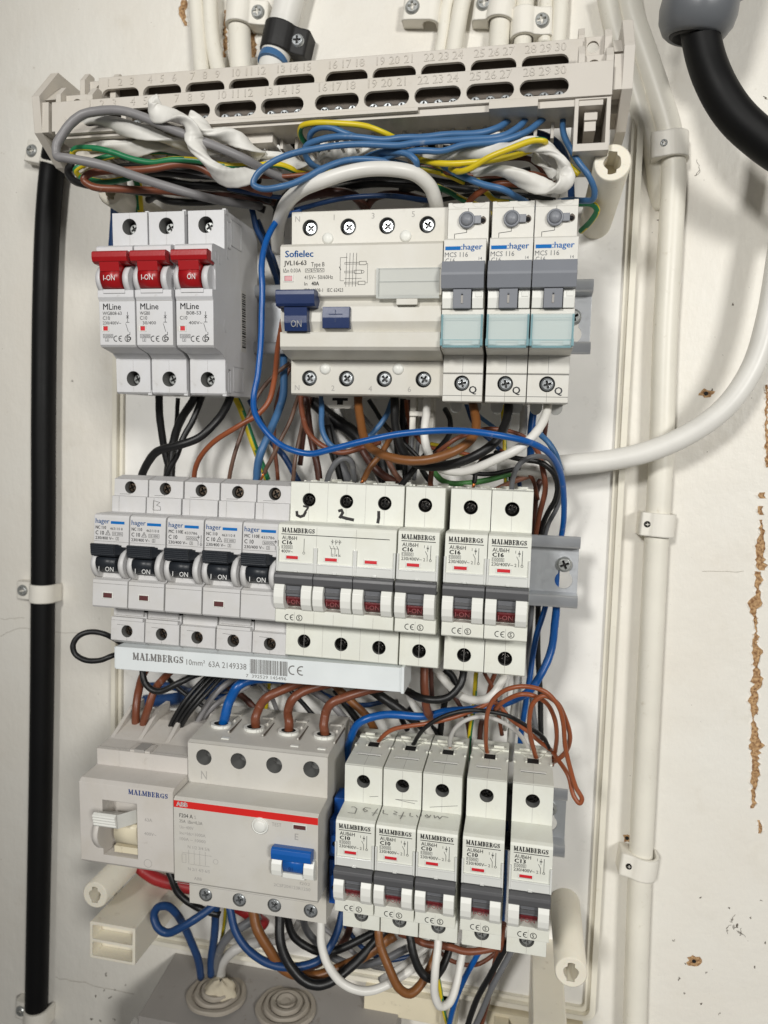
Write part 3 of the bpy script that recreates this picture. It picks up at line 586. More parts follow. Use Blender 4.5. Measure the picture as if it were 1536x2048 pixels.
# hager-type breakers with black ribbed levers
GH = 'light grey breakers with ribbed black levers'
def hager(x, w, typ, num, cap, win, label, mark=None):
    t = device('circuit_breaker', label, 'breaker', 2, x, GH)
    ps = [(-23, 40.6), (-16, 38.6), (-16, 30.4), (-14.2, 30.2), (-14.2, 22.6), (-2, 22.2), (-.4, 21.6), (0, 20.6), (0, 7), (-3, 6), (-3, -8), (0, -9), (0, -21.2), (-.8, -22), (-18, -22.3), (-18, -30.6), (-16, -31), (-16, -41), (-20, -43), (-58, -43), (-58, 40.6)]
    body_parts(t, ('hb', round(w, 1)), w, ps, 'shell_hager', [(8.6, 34.6, 3.0)], [(8.6, -36.3, 3.0)], None, 16, hd=4.5)
    screws(t, [(8.8, 34.6)], 2.6, 'screw_brass', -18.6); screws(t, [(8.8, -36.3)], 2.6, 'screw_brass', -18.9)
    def lev(g):
        pr = [(-3, 7.8), (3.6, 8.5), (4.3, 8.2)]
        for q in range(5): pr += [(4.6 - q * .12, 7.9 - q * .9), (4.2 - q * .12, 7.4 - q * .9)]
        pr += [(3.8, 3.5), (3.0, 2.6), (-3, 2.2)]
        g.prism(pr, 1.0, 12.8, 0); g.add([(12.8, 3.7, 8.4), (12.8, 3.6, 3.4), (15.2, -2, 3.4), (15.2, -2, 7.4)], [(0, 1, 2, 3)], 0)
        arc = [(-3, 2)] + [(-3 + 6.4 * math.sin(math.radians(60 + q * 17)), 2.0 - q * 1.3) for q in range(6)] + [(-3, -6)]
        g.prism(arc, 3.2, 13.2, 0, (), range(1, 6)); g.text('I', 5.2, -4.2, 2.1, 3.72, None, 1); g.text('ON', 8.6, -4.2, 2.1, 3.72, 4.2, 1)
    part('lever', t, ['toggle_black', 'ink_white'], lev, 'hl')
    def ck(g):
        pr = [(-3, 6)] + [(-3 + 5.6 * math.sin(math.radians(10 + q * 16)) ** .7, 5.2 - 13.0 * q / 10) for q in range(11)] + [(-3, -8)]
        g.prism(pr, 0, 2.6, 0, (), range(1, 11))
    for q in (.2, min(14.2, w - 2.8)): part('lever_guard', t, ['shell_hager'], ck, 'hg', loc=(q, 0, 0))
    def pr(g):
        g.text('hager', .7, 17.7, 2.2, .06, 7.2, 1, .012); g.rect(8.6, 15.6, 17.6, 18.9, .06, 1)
        g.text(typ, .8, 15.0, 1.45, .06, 5.4 if 'N' in typ else 7.2, 0, .02); g.text(num, 8.3 if 'N' in typ else 8.6, 14.8, 1.2, .06, 6.4)
        g.text('C 10', .8, 12.3, 1.8, .06, 4.4, 0, .02); g.text('230/400 V~', .8, 10.1, 1.4, .06, 9.4, 0, .01); g.frame(9.6, 14.8, 12.2, 13.8, .14, .06); g.text(cap, 10.1, 12.5, 1.0, .06, 4.2); g.frame(11.4, 12.8, 10.1, 11.5, .12, .06); g.text('3', 11.8, 10.3, 1.0, .06)
        if win: g.line([(6, 12.3), (8.4, 12.3), (7.2, 14.5), (6, 12.3)], .2, .06); g.text('V', 6.7, 12.7, 1, .06)
        else: poles_sym(g, 15.6, 10, 4.6, .06, 0)
        if win: flag(g, 5.6, 10.2, -17.2, -14.9, 0, 2, 3)
        g.line([(.2, -10.6), (w - .2, -10.6)], .16, .03, 4); g.line([(.2, 9.3), (w - .2, 9.3)], .14, .03, 4); g.line([(3.8, 30.0), (3.8, 22.8)], .13, -14.15, 4); seam(g, -41, -39.4, 8.7, -16, 4); seam(g, 37.8, 38.5, 9, -16, 4); g.line([(3, 31.2), (8.6, 31.3)], .2, -15.96, 4); g.line([(3.2, -33.2), (8.6, -33.4)], .2, -15.96, 4)
        if mark: g.line([(3.6, 28.8), (3.4, 24.2), (7.4, 24.3), (7.2, 26), (5.2, 26.6), (6.9, 28), (3.6, 28.8)], .24, -14.12, 5)
    part('printed_front', t, ['ink_black', 'ink_blue', 'cheek', 'flag_dark', 'ink_mid', 'ink_pencil'], pr)
    def clipg(g): g.box(1, w - 1, -18, -16.6, -28.6, -24, 0); g.box(.4, w - .6, -18, -15.4, -31, -29.4, 0); g.box(w - .8, w + .4, -19, -17, -26.5, -23, 1)
    if win: part('label_clip', t, ['shell_hager', 'dark_void'], clipg, ('hk', round(w, 1)))
hager(-197.7, 17.9, 'NC 110', '463110 8', '10 000', 1, 'grey breaker with black lever at the left end of the middle row')
hager(-179.2, 17.9, 'NC 110', '463110 8', '10 000', 1, 'grey breaker with a pencilled letter B above its black lever', 1)
hager(-160.5, 17.9, 'MC 110E', '433786', '6000', 0, 'grey black lever breaker without flag window, between two that have one')
hager(-141.9, 17.9, 'NC 110', '463110 8', '10 000', 1, 'grey black lever breaker with partly worn blue maker bar, fourth along')
hager(-123.5, 16.5, 'MC 110E', '433786', '6000', 0, 'grey black lever breaker half tucked behind the wide three pole one')
# MLine-type breakers with red levers
GR = 'white breakers with big red levers'
def mline(x, worn, label, side=False):
    t = device('circuit_breaker', label, 'breaker', 1, x, GR); w = 17.9
    ps = [(-14, 42), (-14, 24.6), (-1.5, 24.2), (0, 23.2), (0, 16.6), (-3.5, 16), (-3.5, 4.6), (0, 4.2), (0, 1.2), (-.9, -.2), (-.9, -20.2), (-2, -21.2), (-11, -23.2), (-14, -25.4), (-14, -41.4), (-15, -42.2), (-52, -42.2), (-56, -38), (-56, 38), (-50, 42.2), (-15, 42.2)]
    body_parts(t, 'lb', w, ps, 'shell_cool', [(8.7, 35.6, 3.7)], [(8.9, -34.9, 3.6)], None, 14, hd=7)
    screws(t, [(8.7, 35.6)], 2.9, 'screw_dull', -19.5); screws(t, [(8.9, -34.9)], 2.9, 'screw_dull', -19.5)
    def lev(g):
        g.prism([(-3, 20.2), (3.6, 20.8), (4.6, 20.2), (4.8, 18.0), (4.2, 16.2), (2.6, 15.4), (-3, 15.2)], .4, 17.5, 0)
        g.prism([(-3, 16), (3.9, 16), (3.2, 12), (-3, 11)], 3.5, 13.2, 0)
        arc = [(-3.5, 13)] + [(-3.5 + 6.9 * math.sin(math.radians(60 + q * 10)), 13 - 8.2 * q / 8) for q in range(9)] + [(-3.5, 4.8)]
        g.prism(arc, 3.3, 13, 0, (), range(1, 9)); g.text('I-ON' if worn < 2 else ' ON', 5.2 if worn < 2 else 7.6, 8.0, 2.3, 3.45, 5.6 if worn < 2 else 3.8, 1)
    part('lever', t, ['toggle_red', 'ink_white'], lev, ('ll', worn < 2))
    def ck(g):
        pr = [(-3.5, 16)] + [(-3.5 + 5.6 * math.sin(math.radians(15 + q * 15)) ** .7, 15.0 - 11.8 * q / 10) for q in range(11)] + [(-3.5, 3.2)]
        g.prism(pr, 0, 2.9, 0, (), range(1, 11))
    for q in (.3, 13.7): part('lever_guard', t, ['shell_cool'], ck, 'lg', loc=(q, 0, 0))
    part('lever_sill', t, ['shell_cool'], lambda g: g.box(3, 13.8, -3.5, .4, 2.8, 4.6), 'lgs')
    def pr(g):
        d = -.84
        g.text('MLine', 2.0, -4.3, 2.7, d, 9, 0, .012); 
        if worn != 1: g.text('WGB08-63' if not worn else 'B08-S3', 1.7 if not worn else 5, -6.7, 1.5, d, 9.6 if not worn else 7)
        else: g.text('WGB0', 1.7, -6.7, 1.5, d, 5)
        g.text('C10', 1.7, -8.9, 1.6, d, 3.6); g.text('230/400V~' if not worn else ('30/400' if worn == 1 else '400V~'), 1.7 if not worn else (3 if worn == 1 else 6), -11.0, 1.4, d, 9.2 if not worn else 6.6)
        flag(g, 1.9, 4.2, -13.8, -11.8, d - .06, 2, 3); g.rect(.2, 1.7, -13.8, -11.9, d, 4)
        g.frame(1.7, 6.6, -17.0, -15.4, .14, d); g.text('10000', 2.1, -16.8, 1.1, d, 4.2); g.frame(2.8, 4.4, -18.6, -17.0, .12, d); g.text('3', 3.3, -18.4, 1.1, d); ce(g, 6.9, -18.6, 2.4, d, 0)
        g.line([(14.2, -5.4), (14.2, -10)], .22, d); g.line([(13.6, -7), (14.8, -8.2)], .2, d); g.line([(13.6, -8.2), (14.8, -7)], .2, d + .01); g.line([(13.4, -10), (15, -10)], .22, d); g.line([(13.2, -10.6), (14.4, -14.2)], .2, d)
        g.line([(15.2, -14.4), (15.2, -15.6), (14, -15.6), (14, -16.8), (15.6, -16.8), (15.6, -17.8), (14, -17.8), (14, -18.6)], .24, d)
        seam(g, -41, -39, 8.9, -14, 5); seam(g, -31, -26, 8.9, -14, 5); seam(g, 25, 31.6, 8.8, -14, 5); seam(g, 39.4, 41.8, 8.8, -14, 5); g.line([(.1, -.4), (17.8, -.4)], .2, -.8, 5)
    part('printed_front', t, ['ink_black', 'ink_white', 'cheek', 'flag_red', 'paper', 'ink_pale'], pr)
    part('corner_tab', t, ['shell_cool'], lambda g: g.box(16.2, 18.2, -17, -14.3, -42.6, -40.2), 'ln'); part('corner_tab', t, ['shell_cool'], lambda g: g.box(16.4, 18.1, -18, -15, 40.4, 42.8), 'ln2')
    if side:
        def sd(g):
            for z0, z1, d0, d1 in ((28, 40, -34, -22), (-40, -28, -36, -24), (-41, -30, -20, -17.6), (26, 38, -20.5, -18)):
                for a, b in (((d0, z0), (d1, z0)), ((d1, z0), (d1, z1)), ((d1, z1), (d0, z1)), ((d0, z1), (d0, z0))):
                    x = 17.95; w_ = .25; da, za = a; db, zb = b
                    g.box(17.9, 18.15, min(da, db) - w_, max(da, db) + w_, min(za, zb) - w_, max(za, zb) + w_, 0)
            for d0, z0, r in ((-5, 19.6, 1.3), (-8.4, 18.4, 1.3), (-17.6, 23, 1.5), (-14.6, -10, 2.0), (-17, -29, 1.5)):
                v = [(18.12, d0 + r * math.cos(a), z0 + r * 1.5 * math.sin(a)) for a in [k * math.pi / 8 for k in range(16)]]; g.add(v, [tuple(range(16))], 0); v2 = [(17.9, q[1], q[2]) for q in v]; g.add(v + v2, [(k, (k + 1) % 16, 16 + (k + 1) % 16, 16 + k) for k in range(16)], 0)
        part('side_moulding', t, ['shell_cool'], sd, 'ls')
        def bc(g):
            g.box(17.9, 18.0, -40, -33.5, -20, 10, 0); z = -18; q = 0
            while z < 8: h = random.choice((.3, .5, .8)); g.box(18, 18.06, -39.2, -34.6, z, z + h, 1); z += h + random.choice((.3, .45, .6))
        part('barcode_sticker', t, ['paper', 'ink_black'], bc)
mline(-197.3, 0, 'white breaker with red lever and clear print, left end of the top row')
mline(-178.6, 1, 'white red lever breaker with smudged print, between two others')
mline(-158.9, 2, 'white red lever breaker with worn lettering and its grey side in view', True)
# residual current device with navy lever
def sofi():
    t = device('residual_current_device', 'wide off white residual current device with a navy lever in the top row', 'circuit protector', 1, -109.3); w = 71.
    ps = [(-16, 40.4), (-16, 23.2), (-1.6, 22.9), (0, 21.6), (0, .8), (-1.2, .2), (-3, -1), (-1.0, -3.6), (-.6, -10), (-2.6, -14.2), (0, -14.6), (0, -20.8), (-1.4, -22.2), (-9, -24.2), (-16, -25.4), (-16, -40.6), (-17, -41.2), (-57, -41.2), (-57, 40.8), (-17, 40.8)]
    hx = (8.6, 26.3, 44.0, 62.0)
    body_parts(t, None, w, ps, 'shell_sofi', [(x, 33.4, 3.6) for x in hx], [(x + .2, -33.6, 3.6) for x in hx], None, 16, hd=6)
    screws(t, [(x + .4, 33.2) for x in hx], 3.1, 'steel', -17.3); screws(t, [(x + .5, -33.5) for x in hx], 3.1, 'steel', -17.3)
    for x, z in ((17, 28.6), (52.5, 28.8), (16.4, -29.2), (50.6, -29.0)): part('rivet_cap', t, ['cheek'], lambda g: g.lathe([(2.6, 0), (2.55, .4), (1.6, .9), (0, 1.05)], 0, 0, 20), 'rc', loc=(x, -16, z))
    def lev(g):
        g.prism([(-3, 2.2), (4.6, 2.8), (5.8, 2.2), (6, .6), (5.4, -3.2), (4.4, -4.2), (1, -4.5), (-3, -4.4)], -.2, 17.2, 0)
        g.prism([(-3, -4), (3.6, -4.2), (3.0, -8.0), (-3, -8.2)], 2.9, 13.2, 0)
        g.prism([(-3, -8), (3.2, -8.0), (3.2, -11), (2.4, -14.4), (-3, -14.4)], 2.9, 13.2, 0); g.text('ON', 6, -12.8, 2.9, 3.3, 4.8, 1, -.005)
    part('lever', t, ['toggle_navy', 'ink_white'], lev)
    def tb(g):
        g.prism([(-3, -4), (1.0, -4.0), (1.6, -8.6), (1.0, -13), (-3, -13)], 19.6, 31.6, 0); g.line([(25.4, -5.4), (25.4, -10.4)], .4, 1.55, 1); g.line([(22.6, -7.2), (28.4, -7.2)], .4, 1.62, 1)
    part('test_button', t, ['toggle_navy', 'toggle_navy'], tb)
    def cv(g):
        g.rect(44, 70, -.2, 11.6, .7, 0); g.box(44, 69.6, .5, 1.0, 6.2, 6.5, 1); g.box(43.2, 44.2, 0, 1.6, -.6, 11.8, 1); g.box(44.2, 70.2, 0, 1.4, -.8, -.1, 1); g.box(44.2, 70.2, 0, .9, 11.5, 11.8, 1)
    part('label_cover', t, ['clear', 'clear'], cv); part('cover_latch', t, ['shell_sofi'], lambda g: g.box(52, 61, -1, 1.2, -3.4, -.9))
    def pr(g):
        g.text('Sofielec', 2.2, 17.2, 2.7, .06, 12.8, 1, .03); g.text('JVL16-63', 1.7, 13.8, 1.9, .06, 10.2, 0, .022); g.text('Type B', 14.0, 13.1, 1.8, .06, 6.0); g.text('I\u0394n 0.03A', 1.4, 10.8, 1.6, .06, 8)
        for q in range(3): g.frame(11.4 + q * 2.9, 14 + q * 2.9, 10.8, 12.2, .16, .06); g.line([(11.8 + q * 2.9, 11.2), (12.4 + q * 2.9, 11.9), (13 + q * 2.9, 11.2), (13.6 + q * 2.9, 11.9)], .16, .08)
        g.text('415V~ 50/60Hz', 11.0, 7.8, 1.6, .06, 12.8); g.text('In', 11.0, 5.2, 1.5, .06); g.text('40A', 14.2, 5.2, 1.6, .06, 3.4, 0, .03); g.text('IEC 61008-1   IEC 62423', 11, 2.4, 1.5, .06, 17.4)
        for q in range(4): g.line([(29.8 + q * 1.45, 18.4), (29.5 + q * 1.45, 4.6)], .16, .06 + .01 * q)
        for z, x1 in ((14.2, 38.4), (10.6, 36.4), (6, 38)): g.frame(29, x1 - 3, z - .35, z + .35, .12, .1); g.frame(x1 - 3, x1, z - .7, z + .7, .14, .12)
        g.line([(30, 16.6), (27, 16.6), (27, 7), (28.6, 7)], .14, .08); g.line([(29, 7.9), (36.4, 7.9)], .12, .09); g.line([(38.4, 14), (39, 14), (39, 6), (38, 6)], .12, .08); g.line(circ(36.9, 10.6, .6, 10) + [(37.5, 10.6)], .12, .13); g.line([(26.6, 12.8), (27.2, 11.6)], .3, .1)
        flag(g, 2, 5.6, 7.2, 9.4, 0, 2, 3)
        for s_, x, z in (('N', 1.6, 36.2), ('1', 19.6, 36.4), ('3', 37, 36.6), ('5', 55, 36.8), ('N', 1.8, -39.2), ('2', 19.4, -39.2), ('4', 37, -39.2), ('6', 55.2, -39.2)): g.text(s_, x, z, 2.4, -15.95, None, 4)
        g.line([(.2, 24.4), (12.6, 24.4)], .2, -15.95, 4); g.line([(.2, .5), (42.6, .5)], .18, .04, 4)
    part('printed_front', t, ['ink_black', 'ink_blue', 'cheek', 'flag_pink', 'ink_pale'], pr)
    def cl(g):                                       # rail latch below
        g.extr([(14, -47), (24, -47), (27.6, -44.4), (27.6, -40.6), (10.5, -40.6), (10.5, -44.4)], -40, -34, (), 0); g.line([(15.6, -42.6), (22.6, -42.6)], 1.3, -33.9, 1); g.rect(17.6, 20.6, -45.2, -43, -33.85, 1)
        for a in (0, 8.6): g.box(53.4 + a, 56.4 + a, -44, -36, -58, -40.6, 0)
        g.box(53.4, 65, -43, -35, -50, -47.6, 0); g.box(58.5, 60.8, -42.9, -34.9, -54, -50.4, 1)
    part('rail_latch', t, ['clip_white', 'dark_void'], cl)
sofi()
# modular breakers with smooth grey levers
GC_ = 'off white breakers with smooth grey levers and clear label covers'
def mcs(x, label):
    t = device('circuit_breaker', label, 'breaker', 1, x, GC_); w = 17.5
    top = [(0, -30.9), (w, -30.9), (w, -43.2), (0, -43.2)]
    ps = [(-13, 41), (-13, 23.8), (-1, 23.5), (0, 22.8), (0, 3.6), (-2.6, 3.6), (-2.6, -5.2), (0, -5.4), (0, -21), (-2, -21.6), (-13, -23), (-13, -30.6), (-13.4, -31), (-13, -31.2), (-13, -43), (-13.6, -43.4), (-56, -43.4), (-56, 38), (-30, 40.6), (-14, 40.6)]
    body_parts(t, ('cb',), w, ps, 'shell_mcs', [], [(8.4, -35.2, 3.4)], None, 13, hd=4)
    screws(t, [(8.6, -35.2)], 3.0, 'steel', -14.6)
    def cr(g):                                       # crown with two half round notches
        o = [(0, 38.6)]
        for c in (4.4, 13): o += [(c - 3.3, 38.6 + 2.6)] + [(c + 2.7 * math.cos(math.radians(180 + k * 22.5)), 41.2 + 2.0 * math.sin(math.radians(180 + k * 22.5))) for k in range(9)] + [(c + 3.3, 41.2)]
        o += [(w, 41.2), (w, 38.6)]; o[1] = (0, 41.2); g.extr(o, -15, -12.9)
    part('crown', t, ['shell_mcs'], cr, 'cc')
    def knob(g):
        g.lathe([(3.5, -13), (3.5, -11.6), (2.9, -11), (2.6, -11.6)], 8.2, 33.8, 28); g.lathe([(2.6, -12), (2.4, -10.9), (1.4, -10.2), (0, -10)], 8.2, 33.8, 24)
        g.box(11.4, 14.2, -13, -11.6, 32.2, 35.4, 0)
    part('locking_knob', t, ['mcs_grey'], knob, 'ck')
    def lev(g):
        g.prism([(0, 14.2), (3.2, 13.6), (5.6, 8.8), (5.8, 7.8), (4.2, 2.6), (-2, 2.2)], -.2, 17.3, 0, (), ())
        g.prism([(-2.6, 3), (3.4, 3), (2.6, -5.2), (-2.6, -5.2)], 4.8, 12.2, 0); g.line([(8.5, .6), (8.5, -3)], .9, 3.1, 1)
    part('lever', t, ['mcs_grey', 'ink_pale'], lev, 'cl')
    def ck(g):
        g.prism([(-2.6, 3), (1.2, 2.8), (1.6, -1), (.8, -5.0), (-2.6, -5.2)], 0, 4.5)
    for q in (.15, 12.6): part('lever_guard', t, ['cheek'], ck, 'cg', loc=(q, 0, 0))
    part('guard_notch', t, ['cheek'], lambda g: g.box(13.8, 16.6, 1, 1.7, -.6, 1.4), 'cgn')
    def cv(g):
        g.rect(.9, w - .9, -20.2, -7.8, 2.2, 0); g.add([(.9, 2.2, -7.8), (w - .9, 2.2, -7.8), (w - .9, .1, -7.2), (.9, .1, -7.2)], [(0, 1, 2, 3)], 0)
        g.box(.1, .9, 0, 2.4, -20.6, -7.6, 1); g.box(w - .9, w - .1, 0, 2.4, -20.6, -7.6, 1); g.box(.9, w - .9, 0, 2.6, -21.2, -20.3, 1); g.box(1.4, 4.2, 2.2, 2.7, -20, -18.4, 0); g.box(w - 4.2, w - 1.4, 2.2, 2.7, -20, -18.4, 0); g.box(.9, w - .9, 2.2, 2.4, -18.2, -17.9, 1); g.box(.9, w - .9, 2.2, 2.5, -9.2, -8.8, 0)
        g.box(-.1, .9, 2.4, 3.0, -20.4, -17.6, 1); g.box(w - .9, w + .1, 2.4, 3.0, -20.4, -17.6, 1)
    part('label_cover', t, ['clear_cyan', 'clear_edge'], cv, 'cv')
    def tabs(g):
        c = 0; g.extr([(c + 2.8 * math.cos(math.radians(180 + k * 15)), -43.2 - 1.6 + 3.4 * math.sin(math.radians(180 + k * 15))) for k in range(13)] + [(c + 2.8, -43), (c - 2.8, -43)], -34, -30)
    for q in (4.6, 13.6): part('wire_guide', t, ['tab_grey'], tabs, 'ct', loc=(q, 0, 0))
    def pr(g):
        g.rect(.6, 7.0, 18.7, 20.2, .06, 1); g.text(':hager', 7.2, 18.8, 2.3, .06, 8.8, 1, .02); g.text('MCS 116', .5, 15.9, 1.9, .06, 9.6, 3); g.text('C16', .8, 13.6, 1.8, .06, 4, 3); g.text('14', 14.6, 14.6, 1.2, .06, None, 3)
        g.text('Q', 11.6, -39.4, 3.0, -12.94, None, 3, .03)
        seam(g, 36, 38.8, 8.7, -12.85, 0); g.line([(8.2, 30.2), (8.2, 28.9), (3.0, 28.3), (3.0, 24)], .22, -12.95, 0); seam(g, -30.4, -23.4, 8.6, -13, 4); seam(g, -31.6, -31.9, 8.6, -13, 4); seam(g, -42.9, -38.8, 8.4, -13, 4); g.line([(.1, -40.6), (w - .1, -40.6)], .25, -12.95, 4); g.line([(.1, -31), (w - .1, -31)], .28, -12.95, 4)
        g.extr(obround(13.8, 16.4, 32.2, 35.4), -13, -12.8, (), 2); g.lathe([(1.0, -12.8), (.9, -12.4), (0, -12.3)], 15, 33.6, 8, 0)
    part('printed_front', t, ['ink_black', 'ink_blue', 'slot_dark', 'ink_grey', 'ink_mid'], pr, 'cp')
mcs(-37.9, 'grey lever breaker joined to the wide residual current device on its left')
mcs(-18.95, 'grey lever breaker between two of its kind in the top row')
mcs(-1.0, 'grey lever breaker beside the rail end at the right of the top row')
# main switch and big residual current device of the bottom row
def msw():
    t = device('main_switch', 'grey main switch with cream rotary lever and blue maker name, lower left', 'main switch', 3, -204.6); w = 49.0
    ps = [(-15, 34.8), (-15, 26.6), (-2, 26.2), (0, 24.8), (0, 17), (-9, 17), (-9, -11), (0, -11), (0, -15), (-1.4, -16.6), (-15, -17.2), (-57, -17.6), (-57, 40), (-44, 40), (-26, 35.4)]
    def fn(g):
        g.prism(ps, 12.2, 30.4); q = [p for p in ps if p not in ((-9, 17), (-9, -11))]
        g.prism(q, 0, 12.2); g.prism(q, 30.4, w)
    part('housing', t, ['shell_switch'], fn)
    def wells(g):
        for x in (0, 15.4, 30.6, 46.6): g.prism([(-26, 35.2), (-57, 40), (-57, 45), (-46, 45), (-30, 37)], x, x + 2.2)
        for x in (9, 24, 39): g.extr([(x - 6, 33), (x + 6, 33), (x + 6, 35), (x - 6, 35)], -26, -25)
        g.box(18, 28.6, -22.6, -15.5, 34.8, 36.0); g.box(20.6, 26, -22.7, -14.9, 35.2, 36.5, 1); g.line([(.4, 36), (48, 36)], .2, -15, 1)
    part('terminal_well', t, ['shell_switch', 'ink_pale'], wells)
    def lev(g):
        g.prism([(-9, 3.6)] + [(-9 + 10 * math.sin(math.radians(60 + q * 12)), 6.4 - 11.5 * q / 6) for q in range(7)] + [(-9, -5.2)], 18.4, 30.2, 0, (), range(1, 7)); g.box(17, 30, -9, -1.6, -9.8, -6.6, 0)
        pr = [(-4, 9.6), (9, 15.8), (10.4, 15)]
        for q in range(4): pr += [(10.6 - q * .3, 14.4 - q * 1.5), (10.1 - q * .3, 13.8 - q * 1.5)]
        pr += [(8.4, 8.6), (-4, 4.6)]
        g.prism(pr, 13.6, 25.2, 1); g.add([(25.2, 9, 15.6), (25.2, 8.4, 8.6), (30.2, -6, 5), (30.2, -6, 12)], [(0, 1, 2, 3)], 1)
    part('lever', t, ['cream', 'cheek'], lev)
    def fin(g):
        o = [(-9, 13)] + [(-9 + 14 * math.sin(math.radians(15 + q * 13)), 13.6 - 24.6 * q / 11) for q in range(12)] + [(-9, -11)]; g.prism(o, 9.4, 12.4, 0, (), range(1, 12))
    part('lever_guard', t, ['shell_switch'], fin)
    def pr(g):
        g.slab('MALMBERGS', 26.2, 21.6, 2.3, 20.6, .06); g.line(circ(35.6, -12.2, 2, 20) + [(37.6, -12.2)], .2, .06, 1); g.text('63A', 34.4, 9, 1.6, .06, None, 1); g.text('400V~', 34, 2, 1.6, .06, None, 1)
    part('printed_front', t, ['ink_navy', 'ink_pale'], pr)
msw()
def abb():
    t = device('residual_current_device', 'big white residual current device with red stripe and bright blue lever, bottom row', 'circuit protector', 3, -155.3); w = 70.6
    ps = [(-15, 43.2), (-15, 23), (-1.6, 22.7), (0, 21.6), (0, -18.6), (-1.2, -20), (-13.6, -20.6), (-13.6, -21), (-15, -21), (-15, -40.4), (-16, -41), (-57, -41), (-57, 46), (-44, 46), (-17, 44)]
    hx = (8.3, 26.1, 44.2, 62.6)
    body_parts(t, None, w, ps, 'shell_abb', [(x, 36.4, 4.0) for x in hx], [(x + .2, -35.0, 3.5) for x in hx], None, 15, hd=9, fm='hole_grey')
    screws(t, [(x + .8, 37.4) for x in hx], 2.7, 'screw_dull', -22.5); screws(t, [(x + .2, -35) for x in hx], 3.4, 'steel', -16.2)
    def col(g):
        for x in hx:
            for q in range(2): pass
            n = 24; o = [(x + 1 + 5.3 * math.cos(2 * math.pi * k / n), -32.8 + 4.0 * math.sin(2 * math.pi * k / n)) for k in range(n)]; i = [(x + 1 + 3.7 * math.cos(2 * math.pi * k / n), -32.8 + 2.7 * math.sin(2 * math.pi * k / n)) for k in range(n)]
            f = lambda p, z: (p[0], p[1], z)
            for k in range(n):
                j = (k + 1) % n; zt = 46.4
                g.add([f(o[k], 44.6), f(o[j], 44.6), f(o[j], zt), f(o[k], zt)], [(0, 1, 2, 3)], 0); g.add([f(o[k], zt), f(o[j], zt), f(i[j], zt), f(i[k], zt)], [(0, 1, 2, 3)], 0); g.add([f(i[k], zt), f(i[j], zt), f(i[j], 44), f(i[k], 44)], [(0, 1, 2, 3)], 1)
            g.add([f(q, 45.4) for q in i], [tuple(range(n))], 1); g.box(x + 7.6, x + 8.4, -44, -26, 45, 45.9, 2); g.box(x + 8.4, x + 8.9, -44, -26, 45, 45.8, 3); g.box(x + 1, x + 7, -46, -44, 45.5, 46.8, 2); g.box(x + 5.6, x + 6.6, -43, -38, 45, 46.6, 2)
        for x in (15, 50.5, 64): g.box(x, x + 4, -22, -20, 44.0, 44.7, 0)
    part('terminal_collar', t, ['cheek', 'dark_void', 'shell_abb', 'slot_dark'], col)
    def lev(g):
        g.prism([(0, 6.6), (3.6, 7.4), (4.8, 6.8), (5.2, 5), (4.8, 2.2), (3.8, 1.4), (0, 1.0)], 50, 68.6, 0); arc = [(-3, 0)] + [(3.0 * math.sin(math.radians(60 + q * 15)), 1.0 - q * 1.05) for q in range(7)] + [(-3, -5.6)]; g.prism(arc, 54.8, 64.6, 0, (), range(1, 7)); g.text('01', 57.6, -3.6, 1.8, 3.1, None, 2)
    part('lever', t, ['toggle_blue', 'ink_white', 'ink_navy'], lev)
    def ck(g): g.prism([(0, 2), (2, 1.6), (3.4, -1), (3.6, -4), (3, -6.6), (0, -8.6)], 0, 4.8)
    for q in (49.6, 64.8): part('lever_guard', t, ['cheek'], ck, 'ag', loc=(q, 0, 0))
    part('lever_sill', t, ['cheek'], lambda g: g.box(54.4, 64.8, 0, 1.8, -8.2, -5.8))
    def tb(g): g.lathe([(4.0, 0), (4.0, .5), (3.4, .8), (3.2, .2)], 43, 14.4, 28); g.lathe([(3.2, .2), (3.0, 1.0), (2.2, 1.5), (0, 1.6)], 43, 14.4, 24)
    part('test_button', t, ['cheek'], tb)
    def pr(g):
        g.rect(.1, w - .1, 18.1, 21.5, .06, 0); g.text('ABB', 1.4, 18.8, 2.1, .1, 5.8, 1, .05); g.text('F204 A', 2.9, 13.4, 1.9, .06, 6.8, 2, .01); g.text('S', 10.4, 13.4, 1.6, .06, None, 3); g.text('25A  I\u0394n=0,3A', 2.9, 10.8, 1.5, .06, 11.6, 2)
        for i, q in enumerate(('Un~400V', 'Inc=Idc=1000A', '100A ~ 10000')): g.text(q, 3, 7.8 - i * 2.9, 1.5, .06, (7, 13, 13)[i], 3)
        g.text('N 1/2 3/4 5/6', 7, -1.6, 1.5, .06, 11, 3)
        for q in range(4): g.line([(7.4 + q * 2.8, -2.4), (7.4 + q * 2.8, -9)], .16, .06, 3)
        g.line([(4, -4), (19, -4)], .16, .08, 3); g.frame(4, 6, -9, -4.8, .16, .06, 3); g.line([(7, -9.4), (18, -9.4)], .16, .06, 3); g.line(circ(21, -6.4, 1.2, 12) + [(22.2, -6.4)], .14, .06, 3); g.text('N 2/1 4/3 6/5', 7, -12.6, 1.5, .06, 11, 3); g.text('ABB', 10, -17, 1.5, .06, None, 3)
        g.text('TEST', 48.6, 15.0, 1.7, .06, 4.6, 3); flag(g, 59, 64.8, 15.0, 17.0, 0, 4, 5); g.text('E', 59.6, 9.8, 3, .06, None, 3); g.text('f202', 62, -11.6, 1.4, .06, 5, 3); g.text('2CSF204123R1250', 49.6, -14.2, 1.5, .06, 17.6, 3); g.text('N', 6.8, 25.2, 4.2, -14.95, 3.0, 3); g.line([(.2, -20.2), (w, -20.2)], .2, -.6, 3)
    part('printed_front', t, ['stripe_red', 'ink_white', 'ink_mid', 'ink_pale', 'cheek', 'flag_dark'], pr)
abb()
